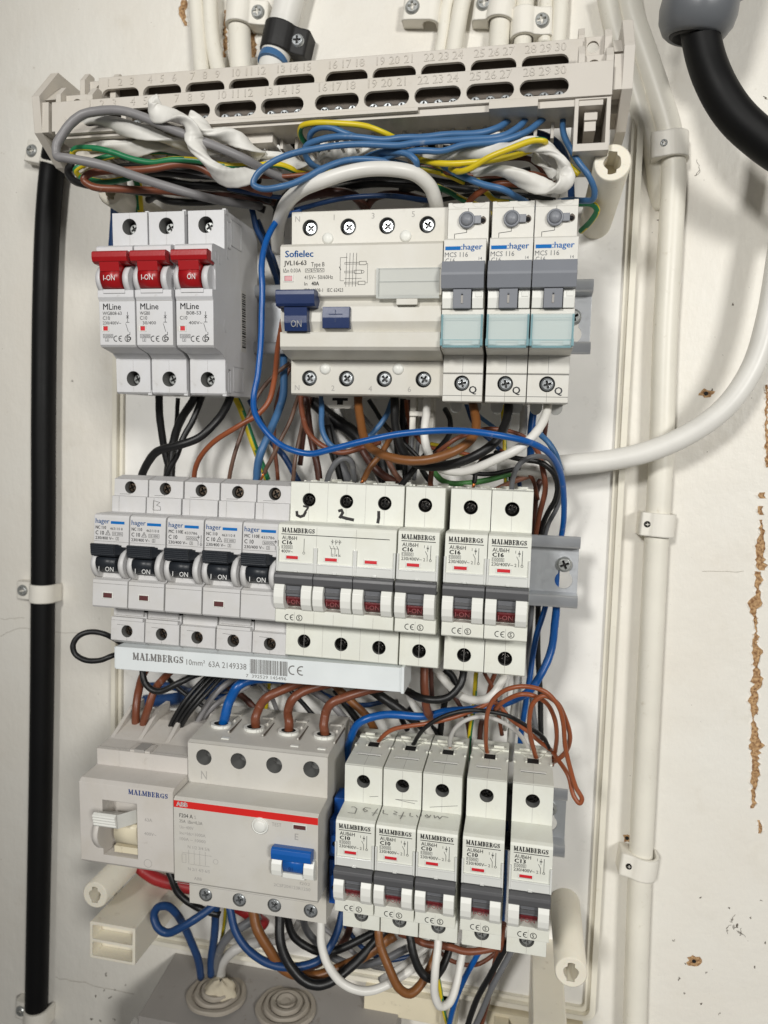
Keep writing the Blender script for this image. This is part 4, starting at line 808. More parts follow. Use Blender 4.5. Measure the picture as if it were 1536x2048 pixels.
# blue terminal blocks in the gap of the bottom row
for i, (z0, z1, lb) in enumerate(((-6, 12, 'upper blue terminal block squeezed between residual current device and breakers'), (-30, -8, 'lower blue terminal block squeezed between residual current device and breakers'))):
    t = device('terminal_block', lb, 'terminal block', 3, -83.6, 'blue terminal blocks')
    def fn(g): g.extr([(0, z0), (6.4, z0), (6.4, z1 - 3), (5, z1), (0, z1)], -50, -16); g.extr(rounded(1.2, 5.4, z0 + 3, z1 - 6, .8, 2), -16, -13.5, [circ(3.2, (z0 + z1) / 2 - 1.4, 1.5, 12)]); g.box(.5, 5.5, -32, -22, z1, z1 + 8)
    part('block', t, ['blue_block'], fn)
    def f2(g): g.lathe([(1.4, -14.6), (0, -14.6)], 3.2, (z0 + z1) / 2 - 1.4, 12)
    part('clamp_hole', t, ['dark_void'], f2)
# comb busbar below the middle row
def busbar():
    P = at(231, 1293, 84); Q = at(803, 1336, 84); R_ = at(231, 1337, 84); Q2 = at(803, 1385, 84); L_ = Q.x - P.x
    t = thing('busbar_cover', 'white comb busbar cover with barcode under the left breakers of the middle row', 'busbar', Matrix.Translation((P.x * MM, -84 * MM, P.z * MM)) @ Matrix.Rotation(math.atan2(P.z - Q.z, L_) , 4, 'Y'))
    h = (P.z - R_.z + Q.z - Q2.z) / 2
    def fn(g): g.box(0, L_, -18, 0, -h, 0, 0); g.box(-.8, 0, -17.5, -.4, -h + .3, -.3, 0); g.extr(rounded(L_ - 100 + 99.2, L_ + .1, -h, .1, .2, 1), -18.1, .12)
    part('bar', t, ['busbar_white'], fn)
    def cap(g): g.box(L_, L_ + 1.4, -20, .6, -h - .5, .5)
    part('end_cap', t, ['busbar_white'], cap)
    def pr(g):
        g.slab('MALMBERGS', 9.4, -h * .52, 3.3, 27, .08); g.text('10mm\u00b2', 37.6, -h * .56, 2.7, .08, 9.6); g.text('63A 2149338', 49, -h * .58, 2.8, .08, 19.2); x = 70
        while x < 88: w_ = random.choice((.2, .3, .45, .6)); g.rect(x, x + w_, -h * .72, -h * .1, .08, 0); x += w_ + random.choice((.2, .3, .4))
        g.text('7  392529 145496', 68, -h * .9, 1.5, .08, 20); ce(g, 89, -h * .62, 4.0, .08, 0, False)
    part('printed_label', t, ['ink_mid'], pr)
busbar()
# ---------------------------------------------------------------- terminal strip along the top
bar = thing('terminal_strip', 'long grey double terminal strip numbered 1 to 30 with silver screws above the wires', 'terminal strip', Matrix.Identity(4))
SX = [-210.8 + 22.014 * i + (2.912 if i > 4 else 0) for i in range(10)]
def strip(d, z0, z1, zs0, zs1, zt, n, x0, x1, thick, dn):
    hs = [obround(x, x + 19.8, zs0, zs1) for x in SX]
    def fn(g):
        g.extr([(x0, z0), (x1, z0), (x1, z1), (x0, z1)], d - 1.6, d, hs); g.box(x0, x1, d - thick, d - 1.6, z1 - 1.4, z1); g.box(x0, x1, d - thick, d - 1.6, z0, z0 + 1.4); g.box(x0, x0 + 1.5, d - thick, d - 1.6, z0 + 1.4, z1 - 1.4); g.box(x1 - 1.5, x1, d - thick, d - 1.6, z0 + 1.4, z1 - 1.4)
        for i, x in enumerate(SX):
            if i in (0, 5): continue
            g.box(x - 1.6, x - .6, d - thick, d - 1.6, z0 + 1.4, z1 - 1.4)
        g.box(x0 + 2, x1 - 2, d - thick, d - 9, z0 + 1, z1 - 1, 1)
        g.box(x0 + 2, x1 - 2, d - 9, d - 6.4, zs1 - 3.2, z1 - 1.4, 2)
    part('strip_body', bar, ['shell_bar', 'dark_void', 'slot_dark'], fn)
    def nu(g):
        for i, x in enumerate(SX):
            for q in range(3): g.text(str(i * 3 + q + 1), x + 3.6 + q * 6.3, zt, 3.4, d, None, 0, 0, .22, 'c')
        if n: g.text('N', x0 + 7, zs0 + .6, 4, d, None, 0, 0, .22)
    part('raised_numbers', bar, ['shell_bar'], nu)
    for i, x in enumerate(SX):
        for q in range(3): part('terminal_screw', bar, ['steel', 'dark_void'], screw_g(2.35, .3 + .4 * ((i + q) % 4)), ('bs', (i + q) % 4), loc=(x + 3.6 + q * 6.3, d - 3.6 - dn, zs0 + .9))
strip(86, 151.2, 164.6, 152.6, 159.2, 160.6, True, -227.2, 27.2, 17, 0)
strip(71, 168.5, 182.4, 170.0, 176.8, 178.0, False, -212.5, 15.5, 17, .4)
def led(g):
    g.box(-213, 12, 69, 71.5, 150, 168.5); g.box(-225, 24, 66, 84.4, 148.2, 151.2); g.box(-225, -52, 70, 86.6, 149.6, 151.2); g.box(-22, -2, 70, 87.4, 148, 151.4); g.box(-214, -196, 72, 80, 145, 148.2); g.box(-190, -120, 72, 78, 144, 148.2)
    for k in range(30): g.box(-205 + k * 7.2, -203.6 + k * 7.2, 52, 72, 143.5 - (k % 3), 150)
part('lower_ledge', bar, ['shell_bar'], led)
for x0, z0, d in ((-226.5, 164.6, 84), (-224, 178.6, 69), (13.4, 164.6, 84), (13.6, 180.4, 69)):
    def ear(g):
        h = 9.5; w = 14 if x0 > 0 else 19
        g.extr([(x0 + 2.6, z0 - 6), (x0 + w - 3, z0 - 6), (x0 + w - 3, z0 + h - 4), (x0 + 2.6, z0 + h - 4)], d - 5, d - 3.6, [circ(x0 + w * .46, z0 + 1.2, 2.5, 18)])
        g.prism([(d - 8, z0 - 6), (d, z0 - 6), (d, z0 + h - 5), (d - 4, z0 + h), (d - 8, z0 + h)], x0, x0 + 2.6); g.prism([(d - 8, z0 - 6), (d - .5, z0 - 6), (d - .5, z0 + h - 6), (d - 4.5, z0 + h - 1), (d - 8, z0 + h - 1)], x0 + w - 3, x0 + w)
    part('mounting_ear', bar, ['shell_bar'], ear)
def br(x0, x1, zc, flip):
    def fn(g):
        o = [(42, zc - 22), (66, zc - 22), (82, zc - 12), (84, zc + 4), (70, zc + 22), (42, zc + 22), (38, zc)]; g.prism(o, x0, x1); s = 1 if flip else -1
        i0, i1 = (x1, x1 + 3.5) if not flip else (x0 - 3.5, x0)
        g.box(i0, i1, 74, 82, zc - 12, zc + 2); g.prism([(70, zc + 4), (80, zc + 4), (70, zc + 14)], i0, i1 + (2 if not flip else 0)); g.prism([(60, zc - 18), (72, zc - 8), (60, zc - 8)], i0, i1); g.box(i0 - (0 if not flip else 4), i1 + (4 if not flip else 0), 62, 68, zc - 15, zc - 9)
    part('end_bracket', bar, ['shell_bar'], fn)
br(-239.5, -235.4, 165, False); br(31.2, 35.4, 167, True)
def foot(g):
    x0, x1, z0, z1 = 12.8, 27, 130, 151; g.extr([(x0, z0), (x1, z0), (x1, z1), (x0, z1)], 60, 85, [[(x0 + 1.6, z0 + 3), (x1 - 1.6, z0 + 3), (x1 - 1.6, z1 - .6), (x0 + 1.6, z1 - .6)]], 0, 0); g.box(x0, x1, 58, 60, z0, z1); g.box(x0 + 4.4, x0 + 9, 62, 80, z1 - 11, z1 - 1); g.box(x0 + 4.2, x0 + 9.4, 78, 81, z1 - 7, z1 - 4)
part('strip_foot', bar, ['shell_bar'], foot); part('strip_foot', bar, ['shell_bar'], lambda g: g.box(-222, -206, 56, 76, 134, 148.2))
# ---------------------------------------------------------------- surface cables, conduits and their clips
def cable(label, mat, w, pts, name='cable', cat='cable', **k): return wire(label, mat, w, pts, name, cat, sides=24, steps=8, **k)
cable('thick black cable running down the left edge of the wall', 'w_cable', 45, [(122, 262, 20), (108, 315, 9), (97, 420, 7), (90, 600, 7), (87, 850, 7), (87, 1000, 7), (86, 1180, 7), (84, 1400, 7), (80, 1650, 7), (76, 1850, 7), (72, 2075, 7), (66, 2500, 7)])
cable('white round conduit curving down the wall right of the fuse box', 'conduit_white', 47, [(1222, -300, 7), (1255, -20, 7), (1266, 40, 7), (1290, 110, 7), (1320, 200, 7), (1338, 262, 7), (1347, 330, 7), (1342, 460, 7), (1330, 680, 7), (1323, 900, 7), (1314, 1060, 7), (1302, 1300, 7), (1291, 1520, 7), (1281, 1720, 7), (1274, 1900, 7), (1269, 2075, 7), (1262, 2500, 7)], 'conduit', 'conduit')
cable('second cream conduit half hidden beside the curved one at the top right', 'conduit_white', 40, [(1212, -20, 7), (1230, 60, 7), (1262, 160, 6), (1292, 260, 4), (1312, 330, 3), (1318, 420, -4)], 'conduit', 'conduit')
cable('fat white cable sweeping from the right edge into the fuse box', 'w_white', 43, [(1590, 200, 16), (1575, 380, 20), (1558, 505, 22), (1535, 640, 24), (1505, 735, 26), (1450, 815, 27), (1370, 872, 27), (1290, 905, 27), (1210, 922, 28), (1120, 931, 30), (1060, 934, 30), (1000, 930, 26)])
cable('very thick black rubber cable hanging from the grey gland at the top right', 'w_cable', 72, [(1394, 20, 45), (1402, 75, 45), (1414, 125, 45), (1437, 180, 46), (1470, 230, 46), (1515, 273, 46), (1580, 318, 46), (1720, 380, 40), (1900, 420, 20)])
TC = 'white cables coming down behind the terminal strip'
for lb, w, a in (('white cable left of the clip by the torn paint', 31, [(392, -20, 7), (395, 30, 7), (399, 90, 8), (408, 170, 12), (430, 260, 20)]), ('white cable touching the clipped one above numbers 8 and 9', 30, [(420, -20, 7), (421, 20, 7), (424, 70, 7), (434, 130, 9), (460, 220, 18)]),
                 ('white cable held by the white clip with dark cross screw above number 11', 44, [(476, -20, 6), (478, 40, 6), (481, 110, 7), (484, 180, 9), (486, 250, 12)]), ('fat white cable running through the black clip', 58, [(590, -40, 9), (577, 10, 9), (562, 70, 9), (549, 120, 10), (540, 180, 12)]),
                 ('thin white cable right of the empty clip', 25, [(905, -20, 4), (893, 20, 4), (884, 80, 4), (878, 130, 6), (870, 200, 8)]), ('white cable running close to the empty clip pair', 34, [(930, -20, 5), (921, 20, 5), (911, 80, 5), (904, 130, 6), (896, 200, 8)]),
                 ('white cable under the upper right clip above number 26', 41, [(1006, -20, 6), (1002, 30, 6), (998, 80, 6), (995, 130, 7), (990, 200, 9)]), ('white cable ending in the lower right clip above number 28', 35, [(1052, -20, 6), (1049, 20, 6), (1046, 70, 6), (1043, 130, 7), (1040, 200, 9)]),
                 ('pale cable right of the lower clip above number 30', 32, [(1122, -20, 5), (1120, 30, 5), (1116, 90, 5), (1112, 160, 6)]), ('pale cable behind the lower right clip', 26, [(1094, -20, 5), (1091, 30, 5), (1088, 90, 5)])):
    cable(lb, 'conduit_white' if w < 58 else 'w_white', w, a, group=TC)
wire('bright blue sleeve showing under the black clip', 'w_steel', 60, [(548, 119, 11), (546, 124, 11.5), (544, 130, 12)], 'cable_sleeve', 'sleeve', sides=20)
def clip(label, axis_px, screw_px, r, half, cd, hb, rs, mat='clip_white', tilt=0., group='cable clips screwed to the wall', smat='screw_dull', wide=None, cross=1):
    c = at(axis_px[0], axis_px[1], cd); s = at(screw_px[0], screw_px[1], hb); sg = 1 if s.x > c.x else -1
    t = thing('cable_clip', label, 'cable clip', Matrix.Translation((c.x * MM, 0, c.z * MM)) @ Matrix.Rotation(tilt, 4, 'Y'), group)
    ux = abs((s.x - c.x) * math.cos(tilt) - (s.z - c.z) * math.sin(tilt)); 
    def fn(g):
        ro = r + 1.8; n = 14
        O = [(-sg * ro, .2)] + [(-sg * ro * math.cos(math.pi * k / n), cd + ro * math.sin(math.pi * k / n)) for k in range(n + 1)]
        O = [p for p in O if not (p[0] * sg > 0 and p[1] < hb)]
        wb = wide or rs + 1.4
        O += [(sg * ux, hb), (sg * (ux + wb * .8), hb - .5), (sg * (ux + wb), hb - 1.6), (sg * (ux + wb), .2), (sg * r, .2)]
        I = [(sg * r * math.cos(math.pi * k / n), cd + r * math.sin(math.pi * k / n)) for k in range(n + 1)] + [(-sg * r, .2)]
        g.vprism(O + I, -half, half)
    part('clip_body', t, [mat], fn)
    part('clip_screw', t, [smat, 'dark_void'], screw_g(rs, .2 * cross), None, loc=(sg * ux, hb, 0))
clip('white clip on the black cable just below the terminal strip end', (112, 314), (64, 302), 6.3, 6.2, 7, 8, 3.9, tilt=.25); clip('white clip on the black cable at mid height of the left wall', (87, 1185), (45, 1184), 6.3, 5.6, 7, 7, 3.7, tilt=.02)
clip('white clip on the black cable at the bottom left corner', (74, 2031), (41, 2032), 6.3, 6, 7, 7, 3.6, tilt=.06)
clip('white clip with cross screw above number 11 of the terminal strip', (480, 30), (515, 25), 5.9, 6.4, 7, 9, 4.0, tilt=.06); clip('scuffed black clip round the fat white cable above number 13', (560, 82), (599, 64), 7.9, 6.8, 9, 12, 3.7, 'clip_black', .22, None, 'steel')
clip('empty white clip above number 22 of the terminal strip', (862, 26), (824, 22), 3.6, 6.2, 4, 9, 4.0, tilt=.1); clip('white clip cut by the top edge above numbers 25 and 26', (1003, 14), (968, 6), 5.8, 8, 6, 9, 4.0, tilt=.1); clip('white clip above number 29 of the terminal strip', (1047, 52), (1083, 47), 5, 6.8, 6, 9, 4.0, tilt=-.02)
clip('white clip on the conduit at its bend near the upper right post', (1342, 297), (1328, 292), 6.6, 6.2, 7, 14.6, 1.9, tilt=-.06, smat='steel', wide=5.5); clip('white clip with dark nail on the conduit at mid height', (1316, 1049), (1295, 1048), 6.6, 6.0, 7, 13.4, 1.7, tilt=.05, smat='screw_black', wide=3.4)
clip('white clip with dark nail low on the conduit beside the brown hole', (1282, 1727), (1259, 1728), 6.6, 6.0, 7, 13.0, 1.7, tilt=.1, smat='screw_black', wide=4.5)
# cable gland at the upper right
c = at(1401, 5, 45); gl = thing('cable_gland', 'grey plastic cable gland gripping the thick black cable at the top right', 'cable gland', Matrix.Translation((c.x * MM, -45 * MM, c.z * MM)) @ Matrix.Rotation(math.radians(8), 4, 'Y') @ Matrix.Rotation(math.radians(12), 4, 'X'))
def fn(g):
    n = 32; pr = [(17.6, 40), (17.6, 3), (16.4, 2.2), (16.2, 1), (16.6, -4), (15.8, -9), (13.6, -12.8), (11.6, -14.2), (10, -13.6), (9.8, -6)]
    v = []; f = []
    for i, (r, z) in enumerate(pr):
        for k in range(n): a = 2 * math.pi * k / n; q = r * (1.0 + (.06 * abs(math.cos(4 * a)) if i < 2 else .012 * math.cos(24 * a) * (i < 6))); v.append((q * math.cos(a), q * math.sin(a), z))
    for i in range(len(pr) - 1):
        for k in range(n): f.append((i * n + k, i * n + (k + 1) % n, (i + 1) * n + (k + 1) % n, (i + 1) * n + k))
    g.add(v, f, 0, True)
part('gland_nut', gl, ['gland_grey'], fn)
def fn(g):
    n = 32; v = []; f = []
    for r, z in ((10.2, -8), (10.2, -13.9), (8.9, -14.6), (8.4, -8)): v += [(r * math.cos(2 * math.pi * k / n), r * math.sin(2 * math.pi * k / n), z) for k in range(n)]
    for i in range(3):
        for k in range(n): f.append((i * n + k, i * n + (k + 1) % n, (i + 1) * n + (k + 1) % n, (i + 1) * n + k))
    g.add(v, f, 0, True)
part('gland_seal', gl, ['clip_black'], fn)
# ---------------------------------------------------------------- junction box below
jb = thing('junction_box', 'dusty grey junction box with two rubber grommets under the fuse box', 'junction box', Matrix.Identity(4))
def fn(g): g.prism([(.5, -312), (44, -319), (44, -420), (.5, -420)], -203, -58)
part('box_body', jb, ['box_grey'], fn)
def fn(g): g.prism([(40, -324), (52, -325.5), (55, -327), (56, -420), (40, -420)], -208, -53)
part('lid', jb, ['box_lid'], fn)
def gro(px, py, top):
    c = at(px, py, 24); rs = [(17.5, 0), (17.5, 1.5), (16.9, 2.1), (14.4, 2.0), (14.1, .9), (13.1, .9), (13.0, 2.9), (12.3, 3.5), (10.6, 3.3), (10.3, 2.1), (9.3, 2.1), (9.2, 4.3), (8.5, 4.9), (6.6, 4.6), (6.3, 3.6), (5.4, 3.6), (5.2, 5.2), (3, 5.4 if top else 4.4)]
    def fn(g):
        n = 48; v = []; f = []; z0 = -315.5
        for i, (r, h) in enumerate(rs):
            for k in range(n): a = 2 * math.pi * k / n; q = r * (1 + .02 * math.sin(3 * a + i * .3) + .012 * math.sin(7 * a + i * .4)); v.append((c.x + q * math.cos(a), 23 + q * .95 * math.sin(a), z0 + h + .3 * math.sin(2 * a + i * .35) * (i > 3)))
        for i in range(len(rs) - 1):
            for k in range(n): f.append((i * n + k, i * n + (k + 1) % n, (i + 1) * n + (k + 1) % n, (i + 1) * n + k))
        f.append([(len(rs) - 1) * n + k for k in range(n)]); g.add(v, f, 0, False)
    part('grommet', jb, ['grommet'], fn)
gro(433, 1965, True); gro(572, 1982, False)
def fn(g):
    c = at(440, 1945, 24); n = 28; v = []; f = []; pr = ((9.5, 0), (9, 2), (7.6, 4), (6.4, 5.6), (4, 7), (1, 7.4))
    for i, (r, h) in enumerate(pr):
        for k in range(n): a = 2 * math.pi * k / n; q = r * (1 + .16 * math.sin(3 * a + i * .8) + .1 * math.sin(7 * a - i)); v.append((c.x + q * math.cos(a), 23 + q * .8 * math.sin(a), -313 + h + .6 * math.sin(4 * a + i)))
    for i in range(len(pr) - 1):
        for k in range(n): f.append((i * n + k, i * n + (k + 1) % n, (i + 1) * n + (k + 1) % n, (i + 1) * n + k))
    g.add(v, f, 0, True)
part('sealing_putty', jb, ['putty'], fn)
# ---------------------------------------------------------------- wires: control points are photo column, photo row, mm out of the wall
def Wr(label, mat, w, s, **k): return wire(label, mat, w, [tuple(float(a) for a in p.split()) for p in s.split(',')], **k)
# tangle under the terminal strip
Wr('grey wire looping out at the far left in front of the terminal strip', 'w_grey', 19, '600 372 62,532 341 76,490 318 86,425 291 93,347 260 95,295 237 95,246 223 95,204 221 95,168 228 96,142 247 97,124 272 98,112 294 99,114 312 99,130 315 99,204 331 96,282 356 90,386 388 78,440 402 66,490 408 58,520 412 46')
SG = 'twisted strips of white cable sheath'
def Sh(label, w, s, tw, fl=.3): return Wr(label, 'sheath', w * 1.08, s, flat=.55, twist=tw * .8, wob=.02, groove=.11, name='sheath_strip', cat='cable sheath', group=SG, sides=28, steps=9)
Sh('twisted white sheath strip sagging just below numbers 1 to 6', 28, '140 275 76,150 262 80,178 241 84,217 246 87,269 259 88,321 275 87,360 288 85,400 297 80,440 302 74', 1.6)
Sh('white sheath strip lying above the green and yellow wires at the left', 27, '138 282 70,152 283 74,204 290 78,256 297 80,308 293 80,360 300 78,400 306 75,450 310 70,520 320 60', 1.8)
Sh('white sheath strip with a curled tip standing in front of number 6', 33, '322 206 96,306 213 97,312 224 97,347 233 97,374 243 98,384 260 98,388 282 97,402 306 96,425 335 94,452 352 90,488 352 84,516 338 76,540 326 68', 2.2, .5)
Sh('white sheath strip drooping behind the curled one below number 9', 29, '380 238 90,405 256 90,428 269 89,465 273 86,496 292 82,520 312 76', 1.2)
Sh('white sheath strip in the middle of the tangle left of the blue loop', 25, '480 308 76,519 309 74,571 321 72,605 331 66,640 336 60', 1.4)
Sh('white sheath strip showing between the blue wires', 26, '610 322 60,640 312 62,662 308 64,714 302 66,760 298 64,830 306 58', 1.5)
Sh('twisted white sheath strip at the right end of the tangle', 26, '850 318 70,880 314 74,924 309 80,976 301 84,1023 293 87,1067 290 88,1104 302 89,1126 330 89,1130 352 86,1120 366 80', 2.4)
Sh('white sheath strip folded back towards the left below number 28', 31, '1126 340 88,1134 356 88,1120 374 88,1098 376 87,1054 360 84,1002 343 80,962 340 74,930 330 64', 1.5)
Sh('narrow white sheath strip inside the right fold', 18, '1068 312 78,1085 330 80,1100 345 82,1112 355 84', .8)
Wr('green and yellow wire curving in front of the white strips at the left', 'earth', 13, '150 316 82,144 308 84,152 298 86,186 296 88,225 305 88,261 317 87,303 325 86,347 320 86,394 321 85,451 331 83,498 333 80,558 329 75,605 347 66,640 360 56')
Wr('green and yellow wire turning back below the grey one at the left', 'earth', 12, '180 350 72,160 352 76,151 340 80,168 328 80,204 317 79,256 308 78,334 303 76,373 310 74,430 318 68')
Wr('green and yellow wire forming the lowest left loop', 'earth', 13, '168 340 70,158 350 74,173 357 78,204 364 80,246 359 80,277 348 78,320 332 72,360 326 66')
Wr('yellow earth wire dropping behind the first red lever breaker', 'earth6', 17, '268 350 40,274 362 40,277 382 38,280 420 34,283 480 28')
Wr('brown wire doubled back at the left of the tangle', 'w_brown', 16, '540 386 62,498 375 74,438 355 80,399 334 82,360 329 84,308 337 86,256 341 87,204 343 87,176 349 88,168 361 88,184 373 87,256 378 82,334 383 70,400 392 56,440 398 44')
Wr('black wire looped round the brown one at the far left', 'w_black', 17, '250 330 60,180 322 62,146 330 66,136 344 68,146 360 70,172 369 72,230 376 66,300 386 54')
BT = 'black wires buried in the tangle'
for s, w in (('290 344 60,346 346 66,412 351 66,470 352 60,520 360 50', 17), ('300 352 56,340 362 60,373 370 62,438 372 62,492 384 58,540 400 46', 17), ('296 400 40,312 393 44,334 401 46,394 404 44,470 400 40', 15), ('320 372 36,400 380 40,480 400 44,530 420 40', 16), ('470 370 50,520 384 46,556 420 34,560 470 28', 18), ('560 470 30,556 430 44,566 400 52,600 374 58,680 352 60,800 348 58', 22), ('620 372 40,700 356 50,790 352 54,850 362 50,900 380 40', 16), ('640 390 34,740 366 44,830 372 44,880 392 38', 18), ('800 380 40,860 372 44,930 378 42,1000 390 36', 15), ('1010 372 40,1058 376 40,1064 400 36,1062 430 30', 14), ('830 330 46,920 344 48,1000 352 46,1060 340 44', 15), ('640 260 56,700 270 52,800 285 50,900 300 46', 18), ('560 262 50,600 300 46,640 340 40', 16)):
    Wr('black wire in the dark tangle behind the coloured wires above the top row', 'w_black', w, s, group=BT)
DT = 'dark brown wires buried in the tangle'
for s, w in (('560 420 36,600 396 42,662 385 44,709 392 44,728 412 40,734 440 34', 20), ('330 380 44,420 390 50,500 394 46,560 408 40', 16), ('790 334 50,850 333 52,900 340 50,960 346 46', 15), ('1010 316 50,1060 318 52,1085 340 50,1090 370 44', 12), ('730 420 36,748 396 40,800 388 40,850 400 36', 17), ('540 392 40,556 402 36,566 430 30', 14)):
    Wr('dark brown wire in the tangle above the top row', 'w_dark_brown', w, s, group=DT)
Wr('navy wire dropping behind the left edge of the red lever breakers', 'w_navy', 20, '242 352 34,234 376 34,230 420 34,227 480 32,228 520 28')
Wr('uppermost steel blue wire running right below the terminal strip', 'w_steel', 14, '700 338 64,647 338 70,622 328 76,611 310 80,613 292 84,628 284 86,667 274 88,714 275 89,766 280 89,805 275 89,850 275 88,898 269 86,963 265 84,1002 253 80,1020 238 74')
Wr('steel blue wire making a small arch under number 14', 'w_steel', 13, '628 300 76,620 285 80,622 268 84,634 256 87,662 256 88,690 266 88,720 276 87')
Wr('steel blue wire whose big loop reaches furthest left', 'w_steel', 14, '812 330 74,779 322 82,714 319 88,676 326 90,640 340 92,615 354 93,590 366 94,563 373 95,525 378 95,507 368 95,513 350 95,545 325 95,584 307 94,640 296 92,714 289 91,792 290 90,830 286 89,924 280 87,1002 272 84,1036 255 80,1054 236 74')
Wr('steel blue wire with a curl above the white arch', 'w_steel', 14, '720 322 78,745 310 82,780 303 86,815 308 88,833 325 88,830 342 82,816 352 70')
Wr('lowest steel blue wire of the three running right', 'w_steel', 14, '760 318 82,800 306 86,840 302 88,885 302 88,924 291 87,1002 282 85,1054 263 81,1088 236 74')
Wr('steel blue wire slanting down into the middle grey lever breaker', 'w_steel', 14, '870 326 70,898 338 78,924 351 82,966 370 82,1007 379 80,1033 394 74,1062 412 64,1080 424 56')
Wr('steel blue wire hanging free at the right end of the terminal strip', 'w_steel', 13, '1127 226 72,1126 245 74,1128 272 78,1153 317 80,1176 350 80,1189 382 76,1186 399 72,1166 402 68,1132 400 64,1098 411 58,1084 424 52')
Wr('navy wire behind the right white strip', 'w_navy', 15, '1050 262 56,1090 272 54,1120 292 50,1136 330 44,1142 370 40,1144 410 34')
Wr('green and yellow wire arching just under numbers 13 to 15', 'earth6', 12, '640 300 70,612 286 76,600 266 82,604 252 86,625 246 88,688 248 89,740 254 88,777 269 84,810 290 74')
Wr('green and yellow wire under the right white strip', 'earth6', 13, '830 312 74,848 322 80,885 327 84,950 324 86,1015 315 86,1056 302 84,1075 294 76')
Wr('yellow wire bent sharply over the right white strip', 'earth6', 13, '870 330 70,905 340 80,922 343 86,940 338 89,976 315 92,1028 295 93,1070 281 93,1088 281 92,1092 290 86')
Wr('green and yellow wire curling beside the right top breaker', 'earth', 13, '1120 404 50,1158 407 54,1185 409 56,1194 420 54,1184 440 48,1162 462 38')
Wr('green and yellow wire ending in the left grey lever breaker', 'earth', 13, '870 372 46,900 384 52,930 402 56,966 416 54,980 428 48')
Wr('green wire behind the steel blue slant', 'earth', 12, '950 352 48,972 384 52,990 400 54,1015 404 52,1050 412 44')
Wr('short green and yellow wire end poking out right of the white fold', 'earth', 13, '1120 318 70,1136 330 74,1150 342 76,1158 349 76')
Wr('orange brown wire bending into the left grey lever breaker', 'w_orange', 14, '932 424 54,938 406 60,954 388 66,990 368 68,1054 371 62,1090 380 50')
Wr('thick white wire arching from gap to gap over the residual current device', 'w_white', 28, '556 500 50,555 466 62,561 433 74,575 404 82,602 380 87,640 364 90,690 347 91,740 338 91,792 339 89,832 349 85,860 374 79,871 402 73,876 430 62')
UW = 'wire ends under the terminal strip'
for i in range(11):
    x = 545 + i * 48; mt = ('w_navy', 'w_black', 'w_white', 'w_dark_brown', 'w_black')[i % 5]
    Wr(('navy', 'black', 'white', 'dark brown', 'black')[i % 5] + ' wire end rising into the underside of the terminal strip', mt, 11, f'{x} {238 - i * 2} 62,{x + (-1) ** i * 16} {256 - i} 58,{x + (-1) ** i * 34} {282} 50', group=UW + (' ' + ('navy', 'black', 'white', 'dark brown', 'black')[i % 5]))
PW = 'pale wires deep behind the tangle'
for s in ('520 240 40,560 280 36,600 330 30', '420 240 40,470 268 44,510 300 40', '1000 350 30,1060 370 30,1120 420 26', '1090 330 40,1118 372 40,1100 412 34', '850 420 30,880 380 30,940 360 26'):
    Wr('pale grey wire deep behind the tangle above the top row', 'w_pale', 18, s, group=PW)
# gap left of the residual current device
Wr('bright blue wire looping down in front and across to the right', 'w_blue', 13.5, '600 424 56,583 428 62,560 437 70,543 458 76,530 492 80,523 532 82,525 579 83,523 638 83,520 708 83,516 750 84,507 790 85,510 825 87,530 860 89,555 885 90,585 901 91,620 907 91,658 900 92,726 883 93,795 868 93,870 862 93,938 863 92,997 870 90,1055 884 84,1098 906 74,1118 938 62,1127 985 50,1128 1036 38,1122 1075 30,1116 1130 26,1112 1180 26')
Wr('navy wire slanting through the gap behind the bright blue loop', 'w_navy', 13, '500 400 40,506 427 44,511 452 42,527 486 38,548 545 32,562 590 26')
Wr('dark blue wire behind the bright blue loop near the rail', 'w_navy', 12, '515 440 24,540 500 20,560 560 16')
Wr('orange brown wire coming down left of the residual current device', 'w_orange', 11.5, '565 640 40,557 685 50,553 722 56,548 762 62,538 802 66,516 828 68,480 851 70,428 883 68,403 910 64,391 938 58,387 962 52')
Wr('thin umber wire in the gap ending at the third black lever breaker', 'w_umber', 9, '580 726 42,556 744 44,532 768 46,516 790 48,503 819 50,486 858 52,473 897 54,462 938 54,456 966 52')
Wr('dull blue wire ending at the fourth black lever breaker', 'w_steel', 17, '568 690 34,568 740 38,566 790 42,556 826 46,541 860 50,525 897 54,515 935 54,512 968 50')
Wr('yellow and green wire hanging behind the gap', 'earth', 15, '455 770 20,473 799 22,493 848 22,512 900 20,535 960 16')
Wr('navy wire on the plate behind the black lever breakers', 'w_navy', 14, '500 800 14,545 887 16,568 913 16,600 968 14')
# between the top and middle rows
Wr('black wire straight down from the first red lever breaker', 'w_black', 16, '317 780 52,319 800 50,320 841 46,327 890 42,337 929 40,346 965 38')
Wr('black wire bending down from the second red lever breaker', 'w_black', 18, '396 778 52,386 800 50,362 841 46,347 884 44,343 925 44,343 966 44')
Wr('thinner black wire beside the bent one', 'w_black', 13, '408 778 50,402 800 50,386 841 52,366 876 54,353 912 56,338 938 56,329 966 54')
Wr('black wire sweeping in an S from the third red lever breaker', 'w_black', 18, '464 776 54,457 800 58,436 840 64,402 873 68,356 890 70,318 902 68,296 924 62,285 948 56,284 966 52')
Wr('thin umber wire with bare copper tip beside the blue one', 'w_umber', 9, '600 785 50,594 800 52,581 841 56,561 880 58,542 920 58,528 947 57', tip=4)
Wr('thin umber wire straight down to the wide breaker', 'w_umber', 9, '610 812 46,604 851 50,594 900 54,588 940 55,586 962 54', tip=2)
Wr('glossy red brown wire curving right under the bright blue one', 'w_brown', 12, '602 786 52,605 829 56,615 862 60,635 885 62,662 900 62,689 905 62,726 895 60,760 884 54')
